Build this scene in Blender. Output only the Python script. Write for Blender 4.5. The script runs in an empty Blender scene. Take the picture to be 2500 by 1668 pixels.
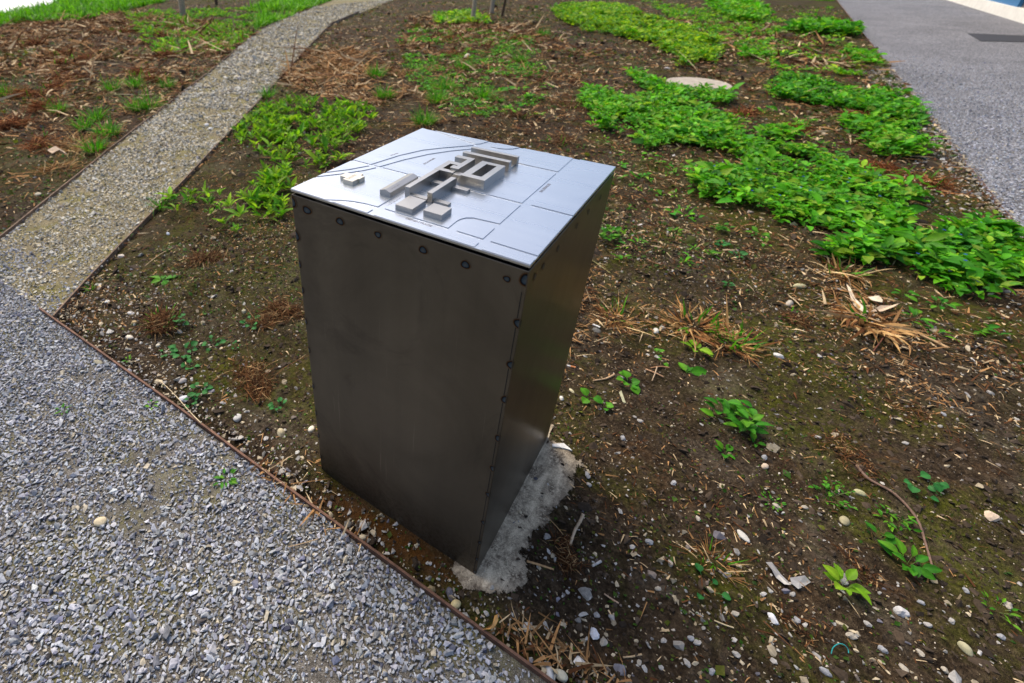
import bpy, bmesh, math
import numpy as np
from mathutils import Matrix, Vector, Euler

# ------------------------------------------------------------------ camera, world, sun
scene = bpy.context.scene
COL = scene.collection
SRC_W, SRC_H = 2500.0, 1668.0
FPX, CX, CY = 1215.668, 945.147, 637.956
R = np.array([[0.8164124591490112, 0.5774687623340742, -0.0007246201432348498],
              [0.30188875776987417, -0.42787261641377095, -0.8519320407481675],
              [-0.4922741862805338, 0.6953091777400379, -0.5236518622807653]])
CAM = np.array([0.191846, -0.644518, 1.295458])

cd = bpy.data.cameras.new('camera')
cam = bpy.data.objects.new('camera', cd)
COL.objects.link(cam)
m = Matrix.Identity(4)
for i in range(3):
    m[i][0] = R[0][i]; m[i][1] = -R[1][i]; m[i][2] = -R[2][i]; m[i][3] = CAM[i]
cam.matrix_world = m
cd.sensor_width = 36.0
cd.lens = FPX / SRC_W * 36.0
cd.shift_x = (SRC_W / 2 - CX) / SRC_W
cd.shift_y = -(SRC_H / 2 - CY) / SRC_W
cd.clip_start = 0.02
cd.clip_end = 2000.0
cd.dof.use_dof = True
cd.dof.focus_distance = 1.15
cd.dof.aperture_fstop = 4.0
scene.camera = cam

SUN_AZ = (-0.93, 0.37)
SUN_EL = math.radians(56)
w = bpy.data.worlds.new('World'); scene.world = w
w.use_nodes = True
nt = w.node_tree
sky = nt.nodes.new('ShaderNodeTexSky'); sky.sky_type = 'NISHITA'
sky.sun_disc = False
sky.sun_elevation = SUN_EL
sky.sun_rotation = math.atan2(SUN_AZ[0], SUN_AZ[1])
sky.air_density = 1.0; sky.dust_density = 4.0; sky.ozone_density = 0.8
nt.links.new(sky.outputs[0], nt.nodes['Background'].inputs[0])
nt.nodes['Background'].inputs[1].default_value = 0.115

sd = bpy.data.lights.new('sun', 'SUN'); sd.energy = 1.8; sd.angle = math.radians(35); sd.color = (1.0, 0.90, 0.74)
so = bpy.data.objects.new('sun', sd); COL.objects.link(so)
sv = Vector((SUN_AZ[0] * math.cos(SUN_EL), SUN_AZ[1] * math.cos(SUN_EL), math.sin(SUN_EL)))
so.rotation_euler = sv.to_track_quat('Z', 'Y').to_euler()
so.location = (-6, 2, 8)

vs = scene.view_settings
vs.view_transform = 'Standard'; vs.look = 'None'; vs.exposure = 1.0; vs.gamma = 1.0; vs.use_curve_mapping = False
scene.render.engine = 'CYCLES'
scene.cycles.use_denoising = True
scene.cycles.max_bounces = 6
scene.cycles.transparent_max_bounces = 6

# ------------------------------------------------------------------ helpers
rng = np.random.default_rng(11)

def px(u, v, z=0.0):
    """photo pixel -> point on the plane at height z"""
    d = R.T @ np.array([(u - CX) / FPX, (v - CY) / FPX, 1.0])
    t = (z - CAM[2]) / d[2]
    return CAM + t * d

def g2(u, v):
    p = px(u, v); return (float(p[0]), float(p[1]))

def proj(x, y, z=0.0):
    P = np.stack([np.asarray(x) - CAM[0], np.asarray(y) - CAM[1], np.zeros_like(np.asarray(x)) + z - CAM[2]], -1)
    q = P @ R.T
    zz = np.where(q[..., 2] > 0.05, q[..., 2], np.nan)
    return CX + FPX * q[..., 0] / zz, CY + FPX * q[..., 1] / zz

def in_view(x, y, mx=350, my=260):
    u, v = proj(x, y)
    ok = (u > -mx) & (u < SRC_W + mx) & (v > -40) & (v < SRC_H + my)
    return np.nan_to_num(ok).astype(bool)

def hashn(i, j, s):
    n = (i.astype(np.int64) * 374761393 + j.astype(np.int64) * 668265263 + s * 974711) & 0x7fffffff
    n = ((n ^ (n >> 13)) * 1274126177) & 0x7fffffff
    return ((n ^ (n >> 16)) & 0xffff) / 65535.0

def vnoise(x, y, f, s=0):
    x = np.asarray(x, float) * f; y = np.asarray(y, float) * f
    i = np.floor(x); j = np.floor(y); a = x - i; b = y - j
    a = a * a * (3 - 2 * a); b = b * b * (3 - 2 * b)
    h = lambda di, dj: hashn(i + di, j + dj, s)
    return (h(0, 0) * (1 - a) + h(1, 0) * a) * (1 - b) + (h(0, 1) * (1 - a) + h(1, 1) * a) * b

def inpoly(x, y, poly):
    x = np.asarray(x); y = np.asarray(y)
    r = np.zeros(x.shape, bool)
    n = len(poly)
    for k in range(n):
        x0, y0 = poly[k]; x1, y1 = poly[(k + 1) % n]
        c = ((y0 > y) != (y1 > y)) & (x < (x1 - x0) * (y - y0) / (y1 - y0 + 1e-12) + x0)
        r ^= c
    return r

def seg_dist(x, y, line):
    x = np.asarray(x, float); y = np.asarray(y, float)
    best = np.full(x.shape, 1e9)
    for (x0, y0), (x1, y1) in zip(line[:-1], line[1:]):
        dx, dy = x1 - x0, y1 - y0
        t = np.clip(((x - x0) * dx + (y - y0) * dy) / (dx * dx + dy * dy + 1e-12), 0, 1)
        best = np.minimum(best, np.hypot(x - x0 - t * dx, y - y0 - t * dy))
    return best

def smooth(a, b, t):
    t = np.clip((t - a) / (b - a), 0, 1); return t * t * (3 - 2 * t)

# ------------------------------------------------------------------ plan of the place
BW, BD, BH = 0.50094, 0.49958, 0.885          # steel box
YE = -0.10                                     # edging between gravel forecourt and bed
ROADX = 1.64
EDGE1 = [g2(*p) for p in [(135, 774), (210, 688), (299, 597), (368, 525), (465, 424), (555, 329), (628, 253), (705, 168), (745, 125), (808, 61), (877, 33)]]
EDGE1 = [(EDGE1[0][0], YE)] + EDGE1[1:]
EDGE3 = [(-2.62, YE - 0.02)] + [g2(*p) for p in [(0, 586), (264, 371), (513, 176), (632, 77), (674, 55)]]
PATH = EDGE1 + [g2(955, 2), g2(1000, -18)] + [g2(860, -22), g2(800, 6), g2(740, 30)] + EDGE3[::-1]
CR0 = g2(0, 46); CR1 = g2(215, -4)            # crest of the grass bank
cdx, cdy = CR1[0] - CR0[0], CR1[1] - CR0[1]
cl = math.hypot(cdx, cdy); CN = (-cdy / cl, cdx / cl)
if CN[0] > 0: CN = (-CN[0], -CN[1])

def crest_d(x, y):
    return (np.asarray(x) - CR0[0]) * CN[0] + (np.asarray(y) - CR0[1]) * CN[1]

def hard(x, y):
    """distance-like mask: 0 on gravel / road / path, 1 inside the beds"""
    x = np.asarray(x, float); y = np.asarray(y, float)
    d = np.minimum(np.clip(y - YE, 0, 9), np.clip(ROADX - x, 0, 9))
    ins = inpoly(x, y, PATH)
    dp = np.minimum(seg_dist(x, y, EDGE1), seg_dist(x, y, EDGE3))
    d = np.minimum(d, np.where(ins, 0, dp))
    box = np.maximum(np.maximum(-BW - x, x), np.maximum(-y, y - BD))
    d = np.minimum(d, np.clip(box, 0, 9) * 1.0)
    return smooth(0.0, 0.22, d)

def gh(x, y):
    """height of the soil"""
    x = np.asarray(x, float); y = np.asarray(y, float)
    rr = np.hypot(np.maximum(np.maximum(-3.4 - x, x - 2.0), 0), np.maximum(np.maximum(-.4 - y, y - 3.6), 0))
    f1, f2, f3 = 1 - smooth(.6, 3.0, rr), 1 - smooth(.2, 1.2, rr), 1 - smooth(0, .4, rr)
    n = (vnoise(x, y, 1.1, 1) - .45) * .034 * (1 - smooth(3, 9, rr)) + (vnoise(x, y, 4.3, 2) - .5) * .030 * f1 + (vnoise(x, y, 13, 3) - .5) * .017 * f2 + (vnoise(x, y, 33, 4) - .5) * .008 * f3
    h = n * hard(x, y) + (vnoise(x, y, 30, 5) - .5) * .004 * (y > YE)
    r = np.hypot(x + .54, y + .03)
    h = h + .03 * np.exp(-(r / .06) ** 2)
    d = crest_d(x, y)
    return h - np.clip(d, 0, 9) * .35

def gz(x, y):
    return float(gh(np.array([x]), np.array([y]))[0])

# ------------------------------------------------------------------ materials
def new_mat(name):
    mt = bpy.data.materials.new(name); mt.use_nodes = True
    t = mt.node_tree; b = t.nodes['Principled BSDF']
    return mt, t, b

def ramp(t, fac, stops):
    r = t.nodes.new('ShaderNodeValToRGB')
    e = r.color_ramp.elements
    while len(e) < len(stops): e.new(0.5)
    for k, (p, c) in enumerate(stops):
        e[k].position = p; e[k].color = (*c, 1)
    t.links.new(fac, r.inputs[0]); return r.outputs[0]

def noise(t, scale, detail=4, rough=.6, vec=None, dist=0.0):
    n = t.nodes.new('ShaderNodeTexNoise')
    n.inputs['Scale'].default_value = scale; n.inputs['Detail'].default_value = detail
    n.inputs['Roughness'].default_value = rough; n.inputs['Distortion'].default_value = dist
    if vec is not None: t.links.new(vec, n.inputs['Vector'])
    return n.outputs[0]

def mix(t, fac, a, b, mode='MIX'):
    n = t.nodes.new('ShaderNodeMix'); n.data_type = 'RGBA'; n.blend_type = mode
    for s, v in ((0, fac), (6, a), (7, b)):
        if hasattr(v, 'is_output'): t.links.new(v, n.inputs[s])
        elif s == 0: n.inputs[0].default_value = v
        else: n.inputs[s].default_value = (*v, 1)
    return n.outputs[2]

def objvec(t):
    return t.nodes.new('ShaderNodeTexCoord').outputs['Object']

def geovec(t):
    return t.nodes.new('ShaderNodeNewGeometry').outputs['Position']

def bump(t, b, h, strength=.5, dist=.01):
    n = t.nodes.new('ShaderNodeBump'); n.inputs['Strength'].default_value = strength; n.inputs['Distance'].default_value = dist
    t.links.new(h, n.inputs['Height']); t.links.new(n.outputs[0], b.inputs['Normal'])

def soil_material():
    mt, t, b = new_mat('soil')
    v = geovec(t)
    n1 = noise(t, 2.2, 5, .62, v, .4); n2 = noise(t, 14, 6, .7, v); n3 = noise(t, 90, 4, .7, v)
    base = ramp(t, n2, [(.30, (.0075, .0052, .0036)), (.5, (.027, .0185, .0115)), (.70, (.078, .056, .036))])
    dry = ramp(t, n3, [(.35, (.009, .0065, .0045)), (.52, (.043, .030, .0185)), (.72, (.17, .125, .078))])
    c = mix(t, .45, base, dry)
    nr = noise(t, 5.5, 5, .7, v, .6)
    c = mix(t, ramp(t, nr, [(.54, (0, 0, 0)), (.72, (.6, .6, .6))]), c, ramp(t, n3, [(.3, (.022, .011, .005)), (.7, (.13, .068, .030))]))
    sx0 = t.nodes.new('ShaderNodeSeparateXYZ'); t.links.new(v, sx0.inputs[0])
    mr = t.nodes.new('ShaderNodeMapRange'); mr.inputs[1].default_value = -1.2; mr.inputs[2].default_value = .8; mr.inputs[3].default_value = -.05; mr.inputs[4].default_value = .045
    t.links.new(sx0.outputs[0], mr.inputs[0])
    ad = t.nodes.new('ShaderNodeMath'); ad.operation = 'ADD'; t.links.new(n1, ad.inputs[0]); t.links.new(mr.outputs[0], ad.inputs[1])
    mossm = ramp(t, ad.outputs[0], [(.49, (0, 0, 0)), (.63, (1, 1, 1))])
    n4 = noise(t, 30, 6, .75, v)
    mm = mix(t, 1.0, mossm, ramp(t, n4, [(.38, (0, 0, 0)), (.58, (.85, .85, .85))]), 'MULTIPLY')
    c = mix(t, mix(t, 1.0, ramp(t, noise(t, 3.1, 5, .65, v, .5), [(.52, (0, 0, 0)), (.64, (.7, .7, .7))]), ramp(t, n4, [(.38, (.1, .1, .1)), (.6, (1, 1, 1))]), 'MULTIPLY'), c, ramp(t, n3, [(.3, (.050, .041, .030)), (.7, (.15, .128, .098))]))
    c = mix(t, mm, c, ramp(t, n3, [(.3, (.018, .022, .002)), (.7, (.090, .095, .010))]))
    c = mix(t, mix(t, 1.0, ramp(t, noise(t, .55, 4, .6, v), [(.46, (0, 0, 0)), (.62, (.55, .55, .55))]), ramp(t, n4, [(.4, (.1, .1, .1)), (.6, (1, 1, 1))]), 'MULTIPLY'), c, (.060, .066, .007))
    # rust run-off beside the steel base (a stain of its own)
    sx = t.nodes.new('ShaderNodeSeparateXYZ'); t.links.new(v, sx.inputs[0])
    def m2(op, a, bb):
        n = t.nodes.new('ShaderNodeMath'); n.operation = op
        for i, q in enumerate((a, bb)):
            if hasattr(q, 'is_output'): t.links.new(q, n.inputs[i])
            else: n.inputs[i].default_value = q
        n.use_clamp = False
        return n.outputs[0]
    dy = m2('ABSOLUTE', m2('ADD', sx.outputs[1], .035), 0)
    dxx = m2('ABSOLUTE', m2('ADD', sx.outputs[0], .24), 0)
    fy = m2('SUBTRACT', 1.0, m2('MULTIPLY', dy, 17.0)); fx = m2('SUBTRACT', 1.5, m2('MULTIPLY', dxx, 5.5))
    f = m2('MULTIPLY', m2('MAXIMUM', m2('MINIMUM', fy, 1.0), 0.0), m2('MAXIMUM', m2('MINIMUM', fx, 1.0), 0.0))
    f = m2('MULTIPLY', f, m2('ADD', n2, .25))
    c = mix(t, f, c, (.105, .040, .008))
    t.links.new(c, b.inputs['Base Color'])
    b.inputs['Roughness'].default_value = .85
    b.inputs['Specular IOR Level'].default_value = .04
    hh = m2('ADD', m2('MULTIPLY', n2, .7), m2('MULTIPLY', n3, .5))
    bump(t, b, hh, 1.0, .022)
    return mt

def gravel_material(name, tones, moss=0.0, scale=95):
    mt, t, b = new_mat(name)
    v = geovec(t)
    vo = t.nodes.new('ShaderNodeTexVoronoi'); vo.inputs['Scale'].default_value = scale
    t.links.new(v, vo.inputs['Vector'])
    hs = t.nodes.new('ShaderNodeSeparateColor'); t.links.new(vo.outputs['Color'], hs.inputs[0])
    c = ramp(t, hs.outputs[0], tones)
    edge = ramp(t, vo.outputs['Distance'], [(.25, (1, 1, 1)), (.62, (.35, .33, .3))])
    c = mix(t, 1.0, c, edge, 'MULTIPLY')
    c = mix(t, .8, c, mix(t, 1.0, c, ramp(t, noise(t, .9, 6, .7, v, .6), [(.35, (.72, .72, .72)), (.65, (1.18, 1.18, 1.18))]), 'MULTIPLY'))
    if moss:
        n1 = noise(t, 3.0, 5, .65, v, .3); n2 = noise(t, 40, 4, .7, v)
        mm = mix(t, 1.0, ramp(t, n1, [(.44, (0, 0, 0)), (.68, (moss, moss, moss))]), ramp(t, n2, [(.35, (.2, .2, .2)), (.6, (1, 1, 1))]), 'MULTIPLY')
        c = mix(t, mm, c, (.165, .150, .018))
    t.links.new(c, b.inputs['Base Color'])
    b.inputs['Roughness'].default_value = .85; b.inputs['Specular IOR Level'].default_value = .3
    iv = t.nodes.new('ShaderNodeMath'); iv.operation = 'SUBTRACT'; iv.inputs[0].default_value = 1
    t.links.new(vo.outputs['Distance'], iv.inputs[1])
    bump(t, b, iv.outputs[0], .8, .008)
    return mt

def attr_material(name, rough=.75, spec=.3, translucent=0.0, vary=.35, vscale=60):
    mt, t, b = new_mat(name)
    a = t.nodes.new('ShaderNodeAttribute'); a.attribute_name = 'col'
    n = noise(t, vscale, 3, .6, geovec(t))
    c = mix(t, vary, a.outputs[0], mix(t, 1.0, a.outputs[0], ramp(t, n, [(.3, (.35, .35, .35)), (.7, (1.6, 1.6, 1.6))]), 'MULTIPLY'))
    t.links.new(c, b.inputs['Base Color'])
    b.inputs['Roughness'].default_value = rough; b.inputs['Specular IOR Level'].default_value = spec
    if translucent:
        tr = t.nodes.new('ShaderNodeBsdfTranslucent'); t.links.new(c, tr.inputs[0])
        ms = t.nodes.new('ShaderNodeMixShader'); ms.inputs[0].default_value = translucent
        t.links.new(b.outputs[0], ms.inputs[1]); t.links.new(tr.outputs[0], ms.inputs[2])
        t.links.new(ms.outputs[0], t.nodes['Material Output'].inputs[0])
    return mt

def flat_material(name, color, rough=.7, metal=0.0, spec=.4, var=.25, scale=30, bmp=0.0, trans=0.0):
    mt, t, b = new_mat(name)
    v = objvec(t)
    n = noise(t, scale, 5, .65, v)
    lo = tuple(c * (1 - var) for c in color); hi = tuple(min(1, c * (1 + var)) for c in color)
    c = ramp(t, n, [(.3, lo), (.7, hi)])
    t.links.new(c, b.inputs['Base Color'])
    b.inputs['Roughness'].default_value = rough; b.inputs['Metallic'].default_value = metal; b.inputs['Specular IOR Level'].default_value = spec
    if bmp: bump(t, b, n, bmp, .004)
    if trans:
        tr = t.nodes.new('ShaderNodeBsdfTranslucent'); t.links.new(c, tr.inputs[0])
        ms = t.nodes.new('ShaderNodeMixShader'); ms.inputs[0].default_value = trans
        t.links.new(b.outputs[0], ms.inputs[1]); t.links.new(tr.outputs[0], ms.inputs[2])
        t.links.new(ms.outputs[0], t.nodes['Material Output'].inputs[0])
    return mt

def steel_material(name, lo, hi, rlo, rhi, brush=(3, 3, 40), bm=.03, streak=.35, worn=False):
    mt, t, b = new_mat(name)
    v = objvec(t)
    mp = t.nodes.new('ShaderNodeMapping'); mp.inputs['Scale'].default_value = brush
    t.links.new(v, mp.inputs[0])
    n1 = noise(t, 3.5, 5, .6, v, .6); n2 = noise(t, 1.0, 4, .6, mp.outputs[0]); n3 = noise(t, 260, 2, .5, v)
    c = ramp(t, n1, [(.3, lo), (.7, hi)])
    c = mix(t, streak, c, mix(t, 1.0, c, ramp(t, n2, [(.3, (.72, .72, .74)), (.7, (1.25, 1.22, 1.18))]), 'MULTIPLY'))
    sp = ramp(t, n3, [(.70, (1, 1, 1)), (.78, (1.5, 1.45, 1.3))])
    c = mix(t, .6, c, mix(t, 1.0, c, sp, 'MULTIPLY'))
    if worn:
        ms = t.nodes.new('ShaderNodeMapping'); ms.inputs['Scale'].default_value = (260, 260, 4); ms.inputs['Rotation'].default_value = (.25, .2, 0); t.links.new(v, ms.inputs[0])
        c = mix(t, ramp(t, noise(t, 1.0, 2, .5, ms.outputs[0]), [(.70, (0, 0, 0)), (.76, (.35, .35, .35))]), c, (.30, .27, .23))
        c = mix(t, ramp(t, noise(t, 2.1, 6, .72, v, 1.2), [(.50, (0, 0, 0)), (.60, (.30, .30, .30)), (.66, (0, 0, 0))]), c, (.05, .045, .042))
        sz = t.nodes.new('ShaderNodeSeparateXYZ'); t.links.new(v, sz.inputs[0])
        mz = t.nodes.new('ShaderNodeMapRange'); mz.inputs[1].default_value = .16; mz.inputs[2].default_value = .0; mz.inputs[3].default_value = 0; mz.inputs[4].default_value = .75
        t.links.new(sz.outputs[2], mz.inputs[0])
        mud = mix(t, 1.0, ramp(t, noise(t, 95, 5, .8, v), [(.46, (0, 0, 0)), (.60, (1, 1, 1))]), ramp(t, mz.outputs[0], [(0, (0, 0, 0)), (1, (1, 1, 1))]), 'MULTIPLY')
        c = mix(t, mud, c, (.060, .042, .026))
    t.links.new(c, b.inputs['Base Color'])
    b.inputs['Metallic'].default_value = 1.0
    rr = t.nodes.new('ShaderNodeMapRange'); rr.inputs[3].default_value = rlo; rr.inputs[4].default_value = rhi
    t.links.new(n2, rr.inputs[0]); t.links.new(rr.outputs[0], b.inputs['Roughness'])
    if bm: bump(t, b, n2, bm, .002)
    return mt

M = {}
M['soil'] = soil_material()
def sand_material(name, stops, moss):
    mt, t, b = new_mat(name); v = geovec(t)
    n2 = noise(t, 420, 4, .75, v); n1 = noise(t, 4.5, 5, .65, v, .3); n3 = noise(t, 60, 5, .7, v)
    c = ramp(t, n2, stops)
    c = mix(t, .75, c, mix(t, 1.0, c, ramp(t, n3, [(.35, (.50, .48, .45)), (.62, (1.35, 1.35, 1.35))]), 'MULTIPLY'))
    c = mix(t, .6, c, mix(t, 1.0, c, ramp(t, noise(t, 11, 5, .7, v), [(.35, (.55, .53, .5)), (.65, (1.3, 1.3, 1.3))]), 'MULTIPLY'))
    mm = mix(t, 1.0, ramp(t, n1, [(.45, (0, 0, 0)), (.65, (moss, moss, moss))]), ramp(t, n3, [(.4, (.1, .1, .1)), (.6, (1, 1, 1))]), 'MULTIPLY')
    c = mix(t, mm, c, (.125, .118, .010))
    t.links.new(c, b.inputs['Base Color']); b.inputs['Roughness'].default_value = .9; b.inputs['Specular IOR Level'].default_value = .2
    bump(t, b, mix(t, .5, n2, n3), .9, .006); return mt
M['yard'] = sand_material('gritty_sand', [(.35, (.045, .040, .033)), (.5, (.115, .105, .092)), (.68, (.30, .29, .28))], .7)
M['path'] = sand_material('mossy_grit', [(.35, (.040, .032, .016)), (.5, (.15, .125, .070)), (.68, (.42, .37, .25))], .95)
M['road'] = gravel_material('road_gravel', [(0, (.16, .165, .19)), (.5, (.25, .255, .29)), (1, (.36, .37, .41))], 0.0, 60)
M['stone'] = attr_material('stone', .85, .15, 0, .45, 140)
M['leaf'] = attr_material('leaf', .55, .22, .45, .45, 30)
M['straw'] = attr_material('straw', .85, .08, .1, .4, 60)
M['plate'] = steel_material('stainless_plate', (.50, .53, .575), (.57, .60, .64), .24, .32, (2, 30, 2), .003, .10)
M['block'] = steel_material('stainless_models', (.36, .345, .32), (.48, .46, .43), .26, .38, (4, 4, 60), .02)
M['brass'] = steel_material('pale_bronze', (.58, .53, .43), (.68, .62, .51), .28, .4, (4, 4, 60), .02)
M['engrave'] = flat_material('engraved_letters', (.16, .15, .17), .55, .8)
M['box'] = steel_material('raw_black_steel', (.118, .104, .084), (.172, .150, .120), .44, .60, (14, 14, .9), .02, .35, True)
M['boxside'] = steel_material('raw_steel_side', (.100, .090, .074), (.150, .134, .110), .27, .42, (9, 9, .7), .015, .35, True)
M['dark'] = flat_material('dark_gap', (.01, .01, .01), .8)
M['rust'] = flat_material('rusty_edging', (.13, .070, .048), .75, .3, .3, .45, 40, .4)
M['oldsteel'] = flat_material('weathered_edging', (.17, .115, .08), .8, .2, .3, .4, 25, .4)
M['bark'] = flat_material('bark', (.36, .29, .22), .85, 0, .2, .4, 40, .6)
M['bark2'] = flat_material('dark_bark', (.085, .055, .035), .85, 0, .2, .4, 40, .6)
M['plaster'] = flat_material('white_render', (.84, .84, .82), .85, 0, .2, .05, 3)
M['plinth'] = flat_material('pale_concrete', (.62, .60, .55), .85, 0, .2, .10, 4, .1)
M['blue'] = flat_material('blue_panel', (.02, .13, .30), .45, 0, .5, .1, 6)
M['glass'] = flat_material('dark_glazing', (.012, .014, .018), .12, 0, .6, .1, 4)
M['lid'] = flat_material('concrete_lid', (.33, .29, .24), .85, 0, .2, .25, 14, .3)

# ------------------------------------------------------------------ mesh building
def link(name, me, mat=None, parent=None):
    o = bpy.data.objects.new(name, me); COL.objects.link(o)
    if mat is not None and me is not None and len(me.materials) == 0: me.materials.append(mat)
    if parent is not None: o.parent = parent
    return o

def tag(o, label, cat=None, group=None, kind=None):
    o['label'] = label
    if cat: o['category'] = cat
    if group: o['group'] = group
    if kind: o['kind'] = kind
    return o

def empty(name, loc):
    o = bpy.data.objects.new(name, None); o.location = loc; o.empty_display_size = .05
    COL.objects.link(o); return o

def mesh_np(name, V, F, col=None, smooth_=False):
    """V (n,3); F list of index arrays (m,k) each"""
    me = bpy.data.meshes.new(name)
    V = np.asarray(V, np.float32)
    if not isinstance(F, (list, tuple)): F = [F]
    me.vertices.add(len(V)); me.vertices.foreach_set('co', V.ravel())
    loops = np.concatenate([f.ravel() for f in F]).astype(np.int32)
    tot = np.concatenate([np.full(len(f), f.shape[1], np.int32) for f in F])
    st = np.concatenate([[0], np.cumsum(tot)[:-1]]).astype(np.int32)
    me.loops.add(len(loops)); me.loops.foreach_set('vertex_index', loops)
    me.polygons.add(len(tot)); me.polygons.foreach_set('loop_start', st); me.polygons.foreach_set('loop_total', tot)
    me.polygons.foreach_set('use_smooth', np.full(len(tot), smooth_))
    me.update(calc_edges=True); me.validate()
    if col is not None:
        a = me.attributes.new('col', 'FLOAT_COLOR', 'POINT')
        c = np.ones((len(V), 4), np.float32); c[:, :3] = col
        a.data.foreach_set('color', c.ravel())
    return me

def eul(rx, ry, rz):
    cx_, sx_ = np.cos(rx), np.sin(rx); cy_, sy_ = np.cos(ry), np.sin(ry); cz_, sz_ = np.cos(rz), np.sin(rz)
    o = np.empty((len(rx), 3, 3))
    o[:, 0, 0] = cy_ * cz_; o[:, 0, 1] = sx_ * sy_ * cz_ - cx_ * sz_; o[:, 0, 2] = cx_ * sy_ * cz_ + sx_ * sz_
    o[:, 1, 0] = cy_ * sz_; o[:, 1, 1] = sx_ * sy_ * sz_ + cx_ * cz_; o[:, 1, 2] = cx_ * sy_ * sz_ - sx_ * cz_
    o[:, 2, 0] = -sy_; o[:, 2, 1] = sx_ * cy_; o[:, 2, 2] = cx_ * cy_
    return o

def scatter(name, templates, pos, rot, scl, col, mat, shade=False, pick=None, tipcol=None):
    """one mesh of many transformed copies; templates = [(V, F(tri))]"""
    n = len(pos)
    if pick is None: pick = rng.integers(0, len(templates), n)
    Vs, Fs, Cs, off = [], [], [], 0
    for k, (TV, TF) in enumerate(templates):
        ix = np.where(pick == k)[0]
        if not len(ix): continue
        v = TV[None] * scl[ix][:, None, :]
        v = np.einsum('nij,nkj->nki', rot[ix], v) + pos[ix][:, None, :]
        f = TF[None] + (off + np.arange(len(ix)) * len(TV))[:, None, None]
        Vs.append(v.reshape(-1, 3)); Fs.append(f.reshape(-1, TF.shape[1])); off += len(ix) * len(TV)
        c = np.repeat(col[ix][:, None, :], len(TV), 1)
        if tipcol is not None:
            s = np.clip(TV[:, 0], 0, 1)[None, :, None]
            c = c * (1 - s * tipcol) + s * tipcol * c * np.array([1.5, 1.25, 1.0])
        Cs.append(c.reshape(-1, 3))
    me = mesh_np(name, np.concatenate(Vs), np.concatenate(Fs), np.concatenate(Cs), shade)
    return link(name, me, mat)

def hull_template(npt, seed, flat=.7):
    r = np.random.default_rng(seed)
    p = r.normal(size=(npt, 3)); p /= np.linalg.norm(p, axis=1)[:, None]
    p *= r.uniform(.75, 1.1, (npt, 1)); p[:, 2] *= flat
    bm = bmesh.new()
    for q in p: bm.verts.new(q)
    res = bmesh.ops.convex_hull(bm, input=bm.verts[:])
    bmesh.ops.delete(bm, geom=[v for v in bm.verts if not v.link_faces], context='VERTS')
    bmesh.ops.triangulate(bm, faces=bm.faces[:])
    bmesh.ops.recalc_face_normals(bm, faces=bm.faces[:])
    bm.verts.index_update()
    V = np.array([v.co[:] for v in bm.verts]); F = np.array([[v.index for v in f.verts] for f in bm.faces])
    bm.free(); return V, F

STONES = [hull_template(9, s, .62) for s in range(16)]
ROUND = [hull_template(16, 40 + s, .62) for s in range(8)]

def leaf_template(wid, fold=.18, curl=.25, tip=1.0, nseg=5, pet=.0):
    """a leaf along +x of length 1, width wid; folded along the midrib and curled down"""
    V, F = [], []
    xs = np.linspace(0, 1, nseg + 1)
    for i, x in enumerate(xs):
        t = (x - pet) / (1 - pet)
        ww = .03 if t <= 0 else wid * .5 * (math.sin(math.pi * min(1, t) ** .8) ** tip + .02)
        z = -curl * x * x + .0
        V += [(x, -ww, z + ww * fold * 2), (x, 0, z), (x, ww, z + ww * fold * 2)]
    for i in range(nseg):
        a = i * 3
        for k in (0, 1):
            F += [(a + k, a + 3 + k, a + 4 + k), (a + k, a + 4 + k, a + 1 + k)]
    return np.array(V), np.array(F)

OVATE = [leaf_template(.50, .2, .22, .9), leaf_template(.56, .12, .35, .8), leaf_template(.46, .3, .10, 1.0)]
LANCE = [leaf_template(.30, .35, .20, 1.0), leaf_template(.26, .4, .32, 1.1), leaf_template(.34, .3, .05, 1.0)]
def blade_template(wid, bend, nseg=4):
    V, F = [], []
    for i in range(nseg + 1):
        t = i / nseg
        x = math.sin(bend * t) / max(bend, 1e-3) if bend > 1e-3 else t
        z = -(1 - math.cos(bend * t)) / max(bend, 1e-3) if bend > 1e-3 else 0
        ww = wid * .5 * (1 - t ** 2.2) + .001
        V += [(x, -ww, z), (x, ww, z)]
    for i in range(nseg):
        a = i * 2; F += [(a, a + 2, a + 3), (a, a + 3, a + 1)]
    return np.array(V), np.array(F)
BLADES = [blade_template(.09, b) for b in (.15, .6, 1.1, 1.7)]
MOSSY = [leaf_template(.45, .2, .2, 1, 2), leaf_template(.6, .1, .3, 1, 2)]
STUBS = [blade_template(.14, b, 3) for b in (.02, .3, .8)]

def prism(bm, poly, z0, z1, hole=None):
    """extruded polygon (ccw), optional rectangular hole polygon with the same vertex count"""
    lo = [bm.verts.new((x, y, z0)) for x, y in poly]; hi = [bm.verts.new((x, y, z1)) for x, y in poly]
    n = len(poly)
    for i in range(n):
        bm.faces.new((lo[i], lo[(i + 1) % n], hi[(i + 1) % n], hi[i]))
    if hole is None:
        bm.faces.new(hi); bm.faces.new(lo[::-1])
    else:
        hl = [bm.verts.new((x, y, z0)) for x, y in hole]; hh = [bm.verts.new((x, y, z1)) for x, y in hole]
        for i in range(n):
            j = (i + 1) % n
            bm.faces.new((hi[i], hi[j], hh[j], hh[i])); bm.faces.new((lo[j], lo[i], hl[i], hl[j]))
            bm.faces.new((hh[i], hh[j], hl[j], hl[i]))

def box(bm, x0, x1, y0, y1, z0, z1):
    prism(bm, [(x0, y0), (x1, y0), (x1, y1), (x0, y1)], z0, z1)

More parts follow.
